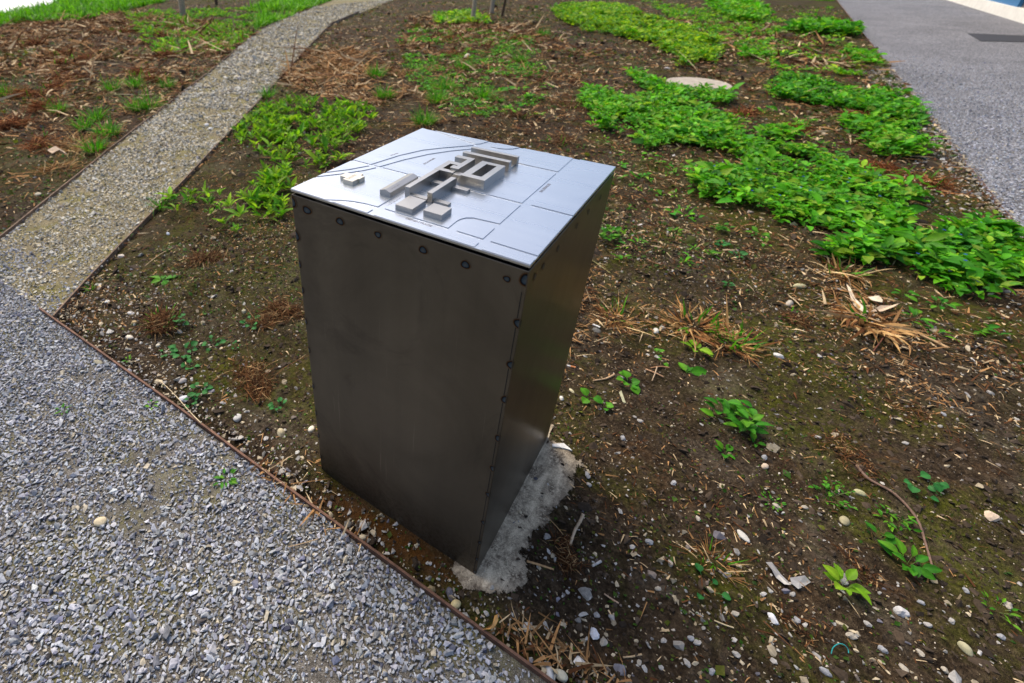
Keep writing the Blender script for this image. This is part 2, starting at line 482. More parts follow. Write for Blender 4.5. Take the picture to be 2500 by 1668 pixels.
def finish(name, bm, mat, parent=None, bevel=0.0, smooth_=False):
    bmesh.ops.recalc_face_normals(bm, faces=bm.faces[:])
    if bevel:
        ed = [e for e in bm.edges if len(e.link_faces) == 2 and e.calc_face_angle(0) > .6]
        bmesh.ops.bevel(bm, geom=ed, offset=bevel, segments=1, affect='EDGES', clamp_overlap=True)
    me = bpy.data.meshes.new(name); bm.to_mesh(me); bm.free()
    for p in me.polygons: p.use_smooth = smooth_
    return link(name, me, mat, parent)

# ------------------------------------------------------------------ setting: ground, forecourt, path, road
def axis_coords(lo, hi, fine, far, step):
    a = list(np.arange(lo, hi + 1e-6, step))
    d, p = step, hi
    right = []
    while p < far: d *= 1.16; p += d; right.append(p)
    d, p = step, lo
    left = []
    while p > -far: d *= 1.16; p -= d; left.append(p)
    return np.array(left[::-1] + a + right)

gx = axis_coords(-3.4, 2.0, 0, 420, .018)
gy = axis_coords(-.4, 3.6, 0, 420, .018)
X, Y = np.meshgrid(gx, gy)
Z = gh(X, Y)
onhard = hard(X, Y)
far_ = smooth(3, 8, np.hypot(X, Y))
Z = Z - (.016 * (1 - smooth(0, .12, onhard))) * np.where((X > -BW - .03) & (X < .03) & (Y > -.03) & (Y < BD + .03), 0, 1)
nx, ny = len(gx), len(gy)
idx = np.arange(nx * ny).reshape(ny, nx)
F = np.stack([idx[:-1, :-1], idx[:-1, 1:], idx[1:, 1:], idx[1:, :-1]], -1).reshape(-1, 4)
me = mesh_np('ground', np.stack([X, Y, Z], -1).reshape(-1, 3), F, None, True)
o = link('ground', me, M['soil']); o['kind'] = 'structure'; o['label'] = 'dark brown planting-bed soil with mossy patches'

def sheet(name, poly, z, mat, label):
    bm = bmesh.new(); bm.faces.new([bm.verts.new((x, y, z)) for x, y in poly])
    bmesh.ops.triangulate(bm, faces=bm.faces[:])
    o = finish(name, bm, mat); o['kind'] = 'structure'; o['label'] = label
    for p in o.data.polygons:
        if p.normal.z < 0: p.flip()
    return o
sheet('gravel_forecourt', [(-14, -14), (ROADX, -14), (ROADX, YE - .004), (EDGE1[0][0], YE - .004), (EDGE3[0][0], YE - .02), (-14, YE - .02)], -.003, M['yard'], 'grey crushed-stone forecourt in front of the steel box')
sheet('gravel_path', PATH, -.001, M['path'], 'narrow mossy gravel path between two steel edgings')
sheet('road', [(ROADX, -14), (5.0, -14), (5.0, 60), (ROADX, 60)], -.002, M['road'], 'wide blue-grey gravel road along the right')

# ---- gravel stones
def grey_cols(n, lo=.12, hi=.46, cream=.06, dark=.08, blue=.05):
    v = rng.beta(2.2, 2.0, n) * (hi - lo) + lo
    c = np.stack([v * (1.0 - blue * rng.uniform(0, 1, n)), v, v * (1 + blue * 2.2 * rng.uniform(.2, 1, n))], 1)
    k = rng.random(n) < cream; c[k] = np.stack([v[k] * 1.12, v[k] * 1.0, v[k] * .78], 1)
    k = rng.random(n) < dark; c[k] *= .45; c[k, 2] *= 1.25
    return c

def stone_arrays(x, y, z, size, flat=1.0, tilt=.5):
    n = len(x)
    scl = np.stack([size * rng.uniform(.8, 1.45, n), size * rng.uniform(.65, 1.1, n), size * rng.uniform(.6, 1.0, n) * flat], 1)
    rot = eul(rng.normal(0, tilt, n), rng.normal(0, tilt, n), rng.uniform(0, 6.283, n))
    return np.stack([x, y, z], 1), rot, scl

def jitter_grid(x0, x1, y0, y1, s):
    a, b = np.meshgrid(np.arange(x0, x1, s), np.arange(y0, y1, s))
    a = a.ravel() + rng.uniform(-.5, .5, a.size) * s; b = b.ravel() + rng.uniform(-.5, .5, b.size) * s
    return a, b

def gravel(name, x, y, z0, size, cols, label, mat='stone', tmpl=None):
    s = size * np.exp(rng.normal(0, .30, len(x)))
    pos, rot, scl = stone_arrays(x, y, z0 + s * rng.uniform(.1, .5, len(x)), s)
    o = scatter(name, tmpl or STONES, pos, rot, scl, cols, M[mat])
    tag(o, label, kind='stuff'); return o

x, y = jitter_grid(-3.2, .9, -1.3, .5, .0092)
k = in_view(x, y, 250, 120) & ((y < YE - .004) | (inpoly(x, y, PATH) & (rng.random(len(x)) < .9 - smooth(-.15, .38, y + (vnoise(x, y, 4, 23) - .5) * .25))))
x, y = x[k], y[k]
bare = vnoise(x, y, 5, 21) * .6 + vnoise(x, y, 17, 22) * .4
near_corner = np.exp(-(((x - .05) / .42) ** 2 + ((y + .28) / .22) ** 2))
k = rng.random(len(x)) < np.clip(1.15 - smooth(.58, .84, bare + .24 * near_corner), .12, 1)
x, y = x[k], y[k]
gravel('forecourt_gravel', x, y, -.002, .0060, grey_cols(len(x), .12, .45, .06, .08, .075), 'loose grey angular gravel covering the forecourt')

xa, ya = jitter_grid(-2.4, .9, -1.2, YE - .004, .0085)
k = in_view(xa, ya, 150, 80) & (rng.random(len(xa)) < .6); xa, ya = xa[k], ya[k]
gravel('forecourt_grit', xa, ya, -.002, .0028, grey_cols(len(xa), .10, .50, .15, .10, .05), 'fine grey grit between the forecourt stones')
x, y = jitter_grid(-11, -1.5, -.1, 15, .0135)
d = np.hypot(x - CAM[0], y - CAM[1])
k = inpoly(x, y, PATH) & in_view(x, y, 200, 100) & (rng.random(len(x)) < np.clip((3.4 / d) ** 1.3, .10, .95))
x, y, d = x[k], y[k], d[k]
bare = vnoise(x, y, 3.5, 31) * .6 + vnoise(x, y, 12, 32) * .4
k = rng.random(len(x)) < np.clip(1.05 - smooth(.50, .72, bare + .06 * smooth(2.5, 7, d)), .22, 1); x, y, d = x[k], y[k], d[k]
c = grey_cols(len(x), .16, .58, .38, .06, .0); c *= np.array([1.0, .96, .84])
gravel('path_gravel', x, y, -.001, .0068 * np.clip(d / 3, 1, 2.6), c, 'worn buff pebbles on the narrow mossy path', tmpl=STONES + ROUND)

x, y = jitter_grid(ROADX - .02, 5.0, 1.8, 14, .022)
d = np.hypot(x - CAM[0], y - CAM[1])
k = in_view(x, y, 120, 60) & (rng.random(len(x)) < np.clip(.95 - smooth(3.5, 13, d), 0, .95)); x, y, d = x[k], y[k], d[k]
gravel('road_gravel', x, y, -.001, .0070, grey_cols(len(x), .19, .44, .03, .05, .10), 'fine blue-grey gravel loose on the road surface')

# ------------------------------------------------------------------ steel edgings
def strip(name, line, z0, z1, th, mat, label, cat='edging'):
    bm = bmesh.new()
    pts = []
    for (a, b), (c, d) in zip(line[:-1], line[1:]):
        L = math.hypot(c - a, d - b); n = max(1, int(L / .15))
        pts += [(a + (c - a) * i / n, b + (d - b) * i / n) for i in range(n)]
    pts.append(line[-1])
    rings = []
    for i, (a, b) in enumerate(pts):
        p0 = pts[max(0, i - 1)]; p1 = pts[min(len(pts) - 1, i + 1)]
        tx, ty = p1[0] - p0[0], p1[1] - p0[1]; L = math.hypot(tx, ty) or 1
        nx_, ny_ = -ty / L * th / 2, tx / L * th / 2
        wob = (float(vnoise(a, b, 3.1, 77)) - .5) * .006
        zt = z1(i / (len(pts) - 1)) if callable(z1) else z1
        zt += (float(vnoise(a, b, 5.1, 78)) - .5) * .004
        ox, oy = -ty / L * wob, tx / L * wob
        rings.append([bm.verts.new((a + ox + sx * nx_, b + oy + sx * ny_, z)) for sx, z in ((-1, z0), (-1, zt), (1, zt), (1, z0))])
    for r0, r1 in zip(rings[:-1], rings[1:]):
        for k in range(4): bm.faces.new((r0[k], r0[(k + 1) % 4], r1[(k + 1) % 4], r1[k]))
    bm.faces.new(rings[0]); bm.faces.new(rings[-1][::-1])
    o = finish(name, bm, mat)
    return tag(o, label, cat)
strip('steel_edging', [(EDGE1[0][0] - .10, YE - .008), (-1.2, YE), (-.6, YE + .001), (0, YE), (.5, YE), (ROADX - .02, YE)], -.05, .013, .006, M['rust'],
      'thin rusty steel edging strip between the grey gravel and the steel box')
strip('steel_edging', [EDGE1[0]] + EDGE1[1:], -.06, lambda t: .012 + .045 * t * t, .006, M['oldsteel'],
      'brown steel edging along the right side of the narrow path')
strip('steel_edging', EDGE3, -.05, .020, .007, M['oldsteel'], 'brown steel edging along the left side of the narrow path')
strip('steel_edging', [(ROADX, -.1), (ROADX, 4), (ROADX, 9), (ROADX, 26)], -.05, .003, .006, M['rust'], 'rusty edging between the bed and the wide road')

# ------------------------------------------------------------------ information pedestal
ped = empty('model_pedestal', (-BW / 2, BD / 2, 0))
tag(ped, 'square dark steel pedestal carrying a stainless-steel relief model of buildings and streets', 'pedestal')
OFF = Vector((BW / 2, -BD / 2, 0))
def pl(o):        # parent keeping world coordinates
    o.parent = ped; o.location = o.location + OFF; return o
TH = .002
def panel(name, x0, x1, y0, y1, label=None, mat='box'):
    bm = bmesh.new(); box(bm, x0, x1, y0, y1, -.06, BH)
    o = finish(name, bm, M[mat], bevel=.0007); pl(o)
    if label: o['label'] = label
    return o
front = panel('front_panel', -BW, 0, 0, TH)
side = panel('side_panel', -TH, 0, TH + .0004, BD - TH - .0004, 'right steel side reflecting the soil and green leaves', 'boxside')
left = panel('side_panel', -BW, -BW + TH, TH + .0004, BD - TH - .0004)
rear = panel('rear_panel', -BW, 0, BD - TH, BD)
bm = bmesh.new(); box(bm, -BW + TH + .001, -TH - .001, TH + .001, BD - TH - .001, BH - .05, BH - .030)
pl(finish('inner_lid', bm, M['dark']))
bm = bmesh.new()
box(bm, -BW + .05, -.05, .05, BD - .05, BH - .0295, BH + .0062)
pl(finish('support_frame', bm, M['dark']))

# heat-tinted weld marks (flat discs fixed on the panels)
def weld_mat():
    mt, t, b = new_mat('heat_tint')
    a = t.nodes.new('ShaderNodeAttribute'); a.attribute_name = 'col'
    n = noise(t, 90, 3, .6, objvec(t))
    c = mix(t, .5, a.outputs[0], mix(t, 1.0, a.outputs[0], ramp(t, n, [(.3, (.5, .5, .5)), (.7, (1.5, 1.5, 1.5))]), 'MULTIPLY'))
    t.links.new(c, b.inputs['Base Color']); b.inputs['Metallic'].default_value = .85; b.inputs['Roughness'].default_value = .42
    return mt
M['weld'] = weld_mat()
RINGS = [(0, (.10, .11, .12)), (.36, (.055, .080, .11)), (.52, (.035, .060, .095)), (.64, (.008, .009, .012)), (.74, (.012, .010, .010)), (.86, (.10, .048, .018)), (1.0, (.108, .095, .078))]
def weld_mesh(rx, rz, a0=0, a1=2 * math.pi):
    n = 22; V, C_, Fq = [], [], []
    for f, c in RINGS:
        for i in range(n + 1):
            a = a0 + (a1 - a0) * i / n
            wob = 1 + .07 * math.sin(3 * a + rx * 4000)
            V.append((rx * f * wob * math.cos(a), 0, rz * f * wob * math.sin(a))); C_.append(c)
    for r in range(len(RINGS) - 1):
        for i in range(n):
            a = r * (n + 1) + i; Fq.append((a, a + 1, a + n + 2, a + n + 1))
    me = mesh_np('weld_mark', np.array(V), np.array(Fq), np.array(C_))
    me.materials.append(M['weld']); return me
def weld(parent, loc, rx, rz, a0=0, a1=2 * math.pi, turn=0.0):
    o = link('weld_mark', weld_mesh(rx * .88, rz * .88, a0, a1)); o.parent = parent
    o.location = Vector(loc); o.rotation_euler = (0, 0, turn)
    return o
for xx, zz, rx, rz in [(-.4604, .8605, .0165, .0115), (-.3748, .8607, .0135, .0105), (-.2844, .8601, .0105, .0090), (-.1878, .8602, .0115, .0100), (-.1056, .8598, .0115, .0100), (-.0324, .8597, .0085, .0075)]:
    weld(front, (xx, -.0009, zz), rx, rz)
h = math.pi / 2
for k, zz in enumerate([.8689, .7841, .693, .6081, .5027, .4108, .324, .222, .141, .0704, .0133]):
    r = .0125 if k == 0 else .0105 - .0003 * k
    weld(front, (-.0012, -.0009, zz), r * 1.2, r * 1.25, h, 3 * h)
    if k: weld(side, (.0009, .0012, zz), r * .55, r, -h, h, h)
for k, zz in enumerate([.868, .7897, .719, .6507, .561, .472, .3502, .25, .16, .07]):
    r = .0115 if k < 2 else .008
    weld(front, (-BW + .0012, -.0009, zz), r * (1.15 if k < 2 else 1.05), r * 1.5, -h, h)
for yy in (.0342, .0718, .1434, .2489, .3236, .4075):
    weld(side, (.0009, yy, .858), .0075, .0085, 0, 2 * math.pi, h)
bm = bmesh.new(); box(bm, -.0062, -.0050, -.0008, .001, .0, BH - .04)
o = finish('weld_seam', bm, M['dark'], front); o['label'] = 'thin dark vertical seam beside the corner'

# relief plate
PZ = BH + .0128            # land level
PT = PZ - .0014            # street level
def U(u, v): return (-BW + u * BW, v * BD)
bm = bmesh.new(); box(bm, -BW - .0005, .0005, -.0005, BD + .0005, PZ - .0064, PT)
plate = finish('relief_plate', bm, M['plate'], bevel=.0005); pl(plate)
def on_plate(o): o.parent = plate; return o
E_ = .0008
LAND = [
 [(0, 0), (.185, 0), (.235, .03), (.279, .049), (.33, .06), (.385, .064), (.386, .385), (.155, .385), (.13, .31), (.07, .225), (0, .135)],
 [(.215, 0), (.384, 0), (.384, .034), (.34, .036), (.29, .028), (.25, .015)],
 [(.414, 0), (.813, 0), (.813, .034), (.45, .034), (.425, .028)],
 [(.839, 0), (1, 0), (1, .036), (.839, .036)],
 [(.414, .066), (.681, .066), (.680, .130), (.684, .152), (.695, .172), (.715, .186), (.76, .192), (.812, .197), (.812, .385), (.414, .385)],
 [(.714, .065), (.812, .065), (.812, .155), (.804, .170), (.77, .170), (.735, .160), (.716, .140)],
 [(.839, .065), (1, .065), (1, .386), (.843, .386)],
 [(.843, .409), (1, .409), (1, 1), (.843, 1)],
 [(0, .155), (.064, .238), (.12, .329), (.143, .385), (.118, .385), (.070, .292), (.012, .208), (0, .198)],
 [(0, .215), (.058, .296), (.104, .385), (0, .385)],
 [(0, .402), (.100, .402), (.103, .416), (.139, .575), (.189, .701), (.253, .786), (.355, .903), (.345, .912), (.19, .945), (.04, .992), (0, 1)],
 [(.118, .402), (.148, .402), (.188, .538), (.242, .668), (.304, .767), (.368, .846), (.395, .885), (.375, .896), (.31, .830), (.267, .778), (.208, .693), (.158, .568), (.125, .43)],
 [(.165, .402), (.809, .403), (.812, .772), (.645, .772), (.56, .79), (.45, .86), (.41, .865), (.385, .838), (.322, .757), (.260, .657), (.207, .530)],
 [(.645, .797), (.812, .797), (.812, 1), (.575, 1), (.553, .955), (.505, .920), (.44, .905), (.42, .885), (.455, .868), (.565, .80)],
 [(.432, .93), (.47, .931), (.504, .941), (.535, .965), (.553, 1), (.434, 1), (.426, .96)],
 [(.08, 1), (.2, .966), (.355, .925), (.372, .942), (.389, 1)],
]
for poly in LAND:
    bm = bmesh.new()
    pp = []
    for u, v in poly:
        x_, y_ = U(u, v)
        x_ = min(max(x_, -BW + E_ * 0), 0); pp.append((x_, min(max(y_, 0), BD)))
    prism(bm, pp, PT + .00002, PZ)
    on_plate(finish('land_block', bm, M['plate'], bevel=.00025))

def model(name, rects, hgt, mat='block', bev=.0003):
    bm = bmesh.new()
    for u0, u1, v0, v1 in rects:
        (x0, y0), (x1, y1) = U(u0, v0), U(u1, v1); box(bm, x0, x1, y0, y1, PZ - .0005, PZ + hgt)
    if len(rects) > 1:
        bmesh.ops.remove_doubles(bm, verts=bm.verts[:], dist=1e-5)
        seen = {}
        for f in bm.faces[:]:
            k = tuple(sorted(v.index for v in f.verts))
        bm.verts.index_update()
        for f in bm.faces[:]:
            k = tuple(sorted(v.index for v in f.verts)); seen.setdefault(k, []).append(f)
        bmesh.ops.delete(bm, geom=[f for fs in seen.values() if len(fs) > 1 for f in fs], context='FACES')
    return on_plate(finish(name, bm, M[mat], bevel=bev if len(rects) == 1 else 0))
HT = .0205
# gabled hall
bm = bmesh.new()
ua, ub, va, vb = .325, .375, .158, .361
prof = [(ua, 0), (ub, 0), (ub, .0095), ((ua + ub) / 2, .0138), (ua, .0100)]
A = [bm.verts.new((*U(u, va), PZ - .0003 + z)) for u, z in prof]; B = [bm.verts.new((*U(u, vb), PZ - .0003 + z)) for u, z in prof]
for i in range(5): bm.faces.new((A[i], A[(i + 1) % 5], B[(i + 1) % 5], B[i]))
bm.faces.new(A[::-1]); bm.faces.new(B)
o = on_plate(finish('building_model', bm, M['block'], bevel=.0003)); o['label'] = 'low gabled hall with a pitched roof'
model('building_model', [(.415, .437, .200, .4236)], HT)['label'] = 'long tall slab model nearest the gabled hall'
model('building_model', [(.513, .535, .203, .389)], HT)['label'] = 'long tall slab model in the middle'
for r, hh in [((.4375, .5125, .199, .222), .006), ((.4375, .5125, .357, .383), .0067), ((.5355, .603, .356, .383), .0067), ((.5355, .600, .209, .233), .005), ((.600, .634, .6975, .7515), .004)]:
    model('building_model', [r], hh)['label'] = 'low flat connecting wing'
model('building_model', [(.450, .524, .083, .178)], .0098)['label'] = 'square flat block nearest the gabled hall'
model('building_model', [(.560, .636, .099, .171)], .0105)['label'] = 'square flat block in the front right'
bm = bmesh.new()
prism(bm, [U(*q) for q in [(.533, .426), (.640, .426), (.640, .624), (.533, .624)]], PZ - .0005, PZ + HT, [U(*q) for q in [(.566, .456), (.611, .456), (.611, .600), (.566, .600)]])
o = on_plate(finish('building_model', bm, M['block'], bevel=.0003)); o['label'] = 'large block round a rectangular courtyard'
# comb-shaped block with two courts
us, vs_ = [.413, .4375, .473, .497], [.425, .450, .515, .545, .600, .629]
cells = [(0, 0), (1, 0), (2, 0), (0, 1), (2, 1), (0, 2), (1, 2), (2, 2), (2, 3), (0, 4), (1, 4), (2, 4)]
o = model('building_model', [(us[i], us[i + 1], vs_[j], vs_[j + 1]) for i, j in cells], HT); o['label'] = 'comb-shaped block with two small courts'
model('building_model', [(.4665, .5065, .4575, .4875)], .0248)['label'] = 'small raised tower block'
model('building_model', [(.4975, .5325, .4265, .4570)], .0185)['label'] = 'low link between the comb and the courtyard block'
model('building_model', [(.413, .637, .672, .697)], HT)['label'] = 'long bar model in front of its twin'
model('building_model', [(.414, .641, .752, .7715)], HT)['label'] = 'long bar model farthest back'
bm = bmesh.new()
prism(bm, [U(*q) for q in [(.136, .163), (.187, .163), (.187, .200), (.193, .200), (.193, .236), (.172, .236), (.172, .254), (.136, .254), (.136, .226), (.104, .226), (.104, .184), (.136, .184)]], PZ - .0005, PZ + .009)
o = on_plate(finish('building_model', bm, M['brass'], bevel=.0003)); o['label'] = 'pale bronze cross-shaped building'

def lettering(txt, u, v, size, ang, z=PZ, width=None):
    cu = bpy.data.curves.new('lettering', 'FONT'); cu.body = txt; cu.size = size; cu.extrude = .00012; cu.resolution_u = 2
    cu.align_y = 'CENTER'
    tmp = bpy.data.objects.new('lettering', cu); COL.objects.link(tmp)
    dg = bpy.context.evaluated_depsgraph_get(); dg.update()
    me = bpy.data.meshes.new_from_object(tmp.evaluated_get(dg))
    bpy.data.objects.remove(tmp); bpy.data.curves.remove(cu)
    me.materials.clear()
    xs = [v_.co.x for v_ in me.vertices]; L = max(xs) - min(xs)
    o = link('lettering', me, M['engrave'], plate)
    x_, y_ = U(u, v); o.location = (x_, y_, z + .00013); o.rotation_euler = (0, 0, ang)
    if width: o.scale = (width / L, width / L, 1)
    return o
lettering('SEENERSTRASSE', .520, .0475, .006, 0, PT, .0535)
lettering('SULZERALLEE', .8285, .545, .006, h, PT, .052)
lettering('EULACH', .108, .545, .006, h - .22, PZ, .0235)
lettering('EULACHPARK', .294, .537, .006, h, PZ, .047)
# lettering too worn to read in the photo: short engraved strokes
def strokes(u, v, L, ang, z, hgt=.0035, n=26, rows=1):
    bm = bmesh.new(); r = np.random.default_rng(int(u * 1e4))
    for row in range(rows):
        for k in range(n):
            xa = L * k / n; yy = -row * hgt * 1.5
            if r.random() < .6: box(bm, xa, xa + .0004, yy, yy + hgt * r.uniform(.6, 1), 0, .00012)
            else:
                q = yy + hgt * r.choice([0, .45, .85]); box(bm, xa, xa + L / n * .8, q, q + .0004, 0, .00012)
    o = finish('lettering', bm, M['engrave'], plate); o['label'] = 'worn engraved lettering'
    x_, y_ = U(u, v); o.location = (x_, y_, z + .00012); o.rotation_euler = (0, 0, ang)
strokes(.596, .387, .036, 0, PT, .003)
strokes(.411, .095, .052, h, PT, .0035)
strokes(.150, .172, .030, h, PZ + .009, .003, 20, 2)
strokes(.365, .18, .03, h, PZ + .0115, .0028, 18)
strokes(.15, .958, .04, -.2, PT, .003, 22)

# ------------------------------------------------------------------ cement footing beside the box
PAD = [g2(*p) for p in [(1336, 1066), (1370, 1074), (1400, 1098), (1429, 1131), (1417, 1162), (1384, 1228), (1345, 1268), (1322, 1300), (1283, 1352), (1303, 1404), (1287, 1424), (1231, 1452), (1180, 1452), (1126, 1436), (1083, 1392)]]
def pad_mat():
    mt, t, b = new_mat('cement'); v = geovec(t)
    n1 = noise(t, 13, 6, .75, v, .5); n2 = noise(t, 330, 3, .7, v)
    mp = t.nodes.new('ShaderNodeMapping'); mp.inputs['Scale'].default_value = (55, 9, 9); mp.inputs['Rotation'].default_value = (0, 0, .25); t.links.new(v, mp.inputs[0])
    n5 = noise(t, 1.0, 5, .7, mp.outputs[0], .4)
    c = ramp(t, n2, [(.3, (.36, .295, .20)), (.5, (.60, .50, .355)), (.75, (.76, .645, .465))])
    c = mix(t, .6, c, mix(t, 1.0, c, ramp(t, n5, [(.35, (.45, .44, .42)), (.6, (1.05, 1.05, 1.05))]), 'MULTIPLY'))
    d = mix(t, 1.0, ramp(t, n1, [(.40, (0, 0, 0)), (.58, (1, 1, 1))]), ramp(t, noise(t, 110, 5, .85, v), [(.40, (0, 0, 0)), (.50, (.95, .95, .95))]), 'MULTIPLY')
    c = mix(t, d, c, (.085, .060, .038))
    at = t.nodes.new('ShaderNodeAttribute'); at.attribute_name = 'col'
    e = mix(t, 1.0, at.outputs[0], ramp(t, noise(t, 50, 5, .75, v), [(.38, (.15, .15, .15)), (.58, (1, 1, 1))]), 'MULTIPLY')
    c = mix(t, mix(t, .5, e, at.outputs[0]), c, (.06, .042, .027))
    nm = noise(t, 75, 6, .8, v); sp_ = t.nodes.new('ShaderNodeSeparateColor'); t.links.new(at.outputs[0], sp_.inputs[0])
    ma = t.nodes.new('ShaderNodeMath'); ma.operation = 'MULTIPLY_ADD'; t.links.new(sp_.outputs[0], ma.inputs[0]); ma.inputs[1].default_value = -.62; ma.inputs[2].default_value = .92
    lt = t.nodes.new('ShaderNodeMath'); lt.operation = 'LESS_THAN'; t.links.new(nm, lt.inputs[0]); t.links.new(ma.outputs[0], lt.inputs[1]); t.links.new(lt.outputs[0], b.inputs['Alpha'])
    t.links.new(c, b.inputs['Base Color']); b.inputs['Roughness'].default_value = .9
    bump(t, b, n2, .12, .002); return mt
M['pad'] = pad_mat()
gx_ = np.arange(-.12, .17, .005); gy_ = np.arange(-.08, .56, .005)
XX, YY = np.meshgrid(gx_, gy_)
dd = seg_dist(XX, YY, PAD + PAD[:1]); ins = inpoly(XX, YY, PAD)
sd_ = np.where(ins, dd, -dd) + (vnoise(XX, YY, 22, 91) - .5) * .022 + (vnoise(XX, YY, 70, 92) - .5) * .014
inbox = (XX < .001) & (YY > .001)
sd_ = np.where(inbox, .1, sd_)
ZZ = gh(XX, YY) + .0028 + (vnoise(XX, YY, 90, 93) - .5) * .0016 - .003 * (1 - smooth(-.01, .012, sd_))
ew = 1 - smooth(-.010, .045, sd_)
idg = np.arange(XX.size).reshape(XX.shape)
qd = np.stack([idg[:-1, :-1], idg[:-1, 1:], idg[1:, 1:], idg[1:, :-1]], -1).reshape(-1, 4)
keep = (sd_.ravel()[qd] > -.010).all(1) & ~((XX.ravel()[qd] < -.006).all(1) & (YY.ravel()[qd] > .006).all(1))
qd = qd[keep]; used_ = np.unique(qd); remap = np.full(XX.size, -1); remap[used_] = np.arange(len(used_))
me = mesh_np('cement_footing', np.stack([XX, YY, ZZ], -1).reshape(-1, 3)[used_], remap[qd], np.repeat(ew.reshape(-1, 1)[used_], 3, 1), True)
o = link('cement_footing', me, M['pad']); tag(o, 'rough whitish cement footing spilling out beside the steel box', 'footing')

# ------------------------------------------------------------------ things further back
# round concrete manhole cover
mc = g2(1700, 217)
mh = empty('manhole_cover', (mc[0], mc[1], .0)); tag(mh, 'round pale concrete manhole cover among green groundcover', 'manhole cover')
def disc(name, r, z0, z1, mat, parent, seg=40, r_in=None):
    bm = bmesh.new()
    ps = [(r * math.cos(2 * math.pi * i / seg), r * math.sin(2 * math.pi * i / seg)) for i in range(seg)]
    hole = None if r_in is None else [(x_ * r_in / r, y_ * r_in / r) for x_, y_ in ps]
    prism(bm, ps, z0, z1, hole); return finish(name, bm, mat, parent, bevel=.006)
disc('rim', .335, -.05, .062, M['lid'], mh, 40, .285)
disc('lid', .280, -.05, .066, M['lid'], mh)

# building beside the road
wx = 4.66
bd = empty('roadside_building', (wx, 22, 0)); tag(bd, 'building with a white plinth, blue panels and dark glazing beyond the road', 'building')
def bpart(name, x0, x1, y0, y1, z0, z1, mat):
    bm = bmesh.new(); box(bm, x0, x1, y0, y1, z0, z1); o = finish(name, bm, M[mat]); o.parent = bd; o.location = (-wx, -22, 0); return o
bpart('plinth', wx, wx + 6, 5.5, 46, -.05, .24, 'plinth')
y0 = 5.85
for k in range(12):
    if k in (2, 3, 8): bpart('window', wx + .10, wx + .16, y0 + k * 3.2, y0 + k * 3.2 + 3.1,   .242, 3.4, 'glass')
    else: bpart('wall_panel', wx + .06, wx + .16, y0 + k * 3.2, y0 + k * 3.2 + 3.14,   .242, 3.4, 'blue')
bpart('wall', wx + .17, wx + 6, 6.1, 45.9,   .242, 3.4, 'plaster')
bpart('roof', wx - .1, wx + 6.1, 5.9, 46.1, 3.402, 3.65, 'plinth')
# flat dark plate that paints a shadow onto the road
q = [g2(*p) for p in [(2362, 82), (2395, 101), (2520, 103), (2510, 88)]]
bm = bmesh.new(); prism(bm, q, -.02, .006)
o = finish('road_shadow_patch', bm, M['glass']); tag(o, 'flat dark patch painted as a shadow on the road near the building', 'shadow patch')
M['roadshade'] = flat_material('painted_road_shadow', (.022, .023, .03), .8)
o.data.materials.clear(); o.data.materials.append(M['roadshade'])
# white sheet added below the bank to read as bright sky
tx_, ty_ = cdx / cl, cdy / cl
M['skywhite'] = flat_material('sky_white_sheet', (.80, .80, .79), .85, 0, .2, .04, 1.5)
sheet('sky_white_sheet', [(CR0[0] + CN[0] * d_ + tx_ * t_, CR0[1] + CN[1] * d_ + ty_ * t_) for d_, t_ in [(9.4, -150), (9.4, 300), (280, 300), (280, -150)]], -3.1, M['skywhite'], 'added white sheet standing in for bright sky beyond the grassy bank')
# young trees
def tree(base, r0, H, lean, label, mat, seed, tip=None):
    r = np.random.default_rng(seed)
    z = gz(*base)
    root = empty('young_tree', (base[0], base[1], z)); tag(root, label, 'tree', 'young trees at the back of the beds')
    def limb(bm, p, d, L, ra, rb, n=6):
        prev = None; pts = []
        for i in range(n + 1):
            t = i / n; rad = ra + (rb - ra) * t
            q = p + d * L * t + Vector((math.sin(t * 3 + seed), math.cos(t * 2.3 + seed), 0)) * L * .012
            u = d.orthogonal().normalized(); v_ = d.cross(u)
            ring = [bm.verts.new(q + (u * math.cos(a) + v_ * math.sin(a)) * rad) for a in [2 * math.pi * k / 8 for k in range(8)]]
            if prev:
                for k in range(8): bm.faces.new((prev[k], prev[(k + 1) % 8], ring[(k + 1) % 8], ring[k]))
            prev = ring; pts.append(q)
        return pts
    d = Vector((lean[0], lean[1], 1)).normalized()
    bm = bmesh.new(); pts = limb(bm, Vector((0, 0, -.05)), d, H, r0, r0 * .35, 10)
    for k in range(8):
        a = 2 * math.pi * k / 8
        limb(bm, Vector((0, 0, .01)), Vector((math.cos(a), math.sin(a), -.55)).normalized(), r0 * 2.0, r0 * .45, r0 * .15, 2) if k % 2 == 0 else None
    finish('trunk', bm, mat, root, smooth_=True)
    bm = bmesh.new(); tips = []
    for k in range(16):
        p = pts[int(r.integers(6, 11))]; a = r.uniform(0, 6.28); dd = Vector((math.cos(a), math.sin(a), r.uniform(.5, 1.3))).normalized()
        b_ = limb(bm, p, dd, H * r.uniform(.18, .34), r0 * .28, r0 * .06, 5); tips += b_[2:]
    finish('branches', bm, mat, root, smooth_=True)
    n = 900
    pp = np.array([tips[i][:] for i in r.integers(0, len(tips), n)]) + r.normal(0, .12, (n, 3))
    c = np.stack([r.uniform(.06, .10, n), r.uniform(.10, .15, n), r.uniform(.02, .04, n)], 1)
    o = scatter('crown', OVATE, pp, eul(r.uniform(-1, 1, n), r.uniform(-1, 1, n), r.uniform(0, 6.28, n)), np.full((n, 3), .045), c, M['leaf'], True)
    o.parent = root
tree(g2(442, 42), .075, 4.6, (.10, .02), 'pale grey young trunk rising in the bed left of the path', M['bark'], 1)
tree(g2(528, 12), .05, 4.2, (-.03, .02), 'thin brown trunk at the top edge left of the path', M['bark2'], 2)
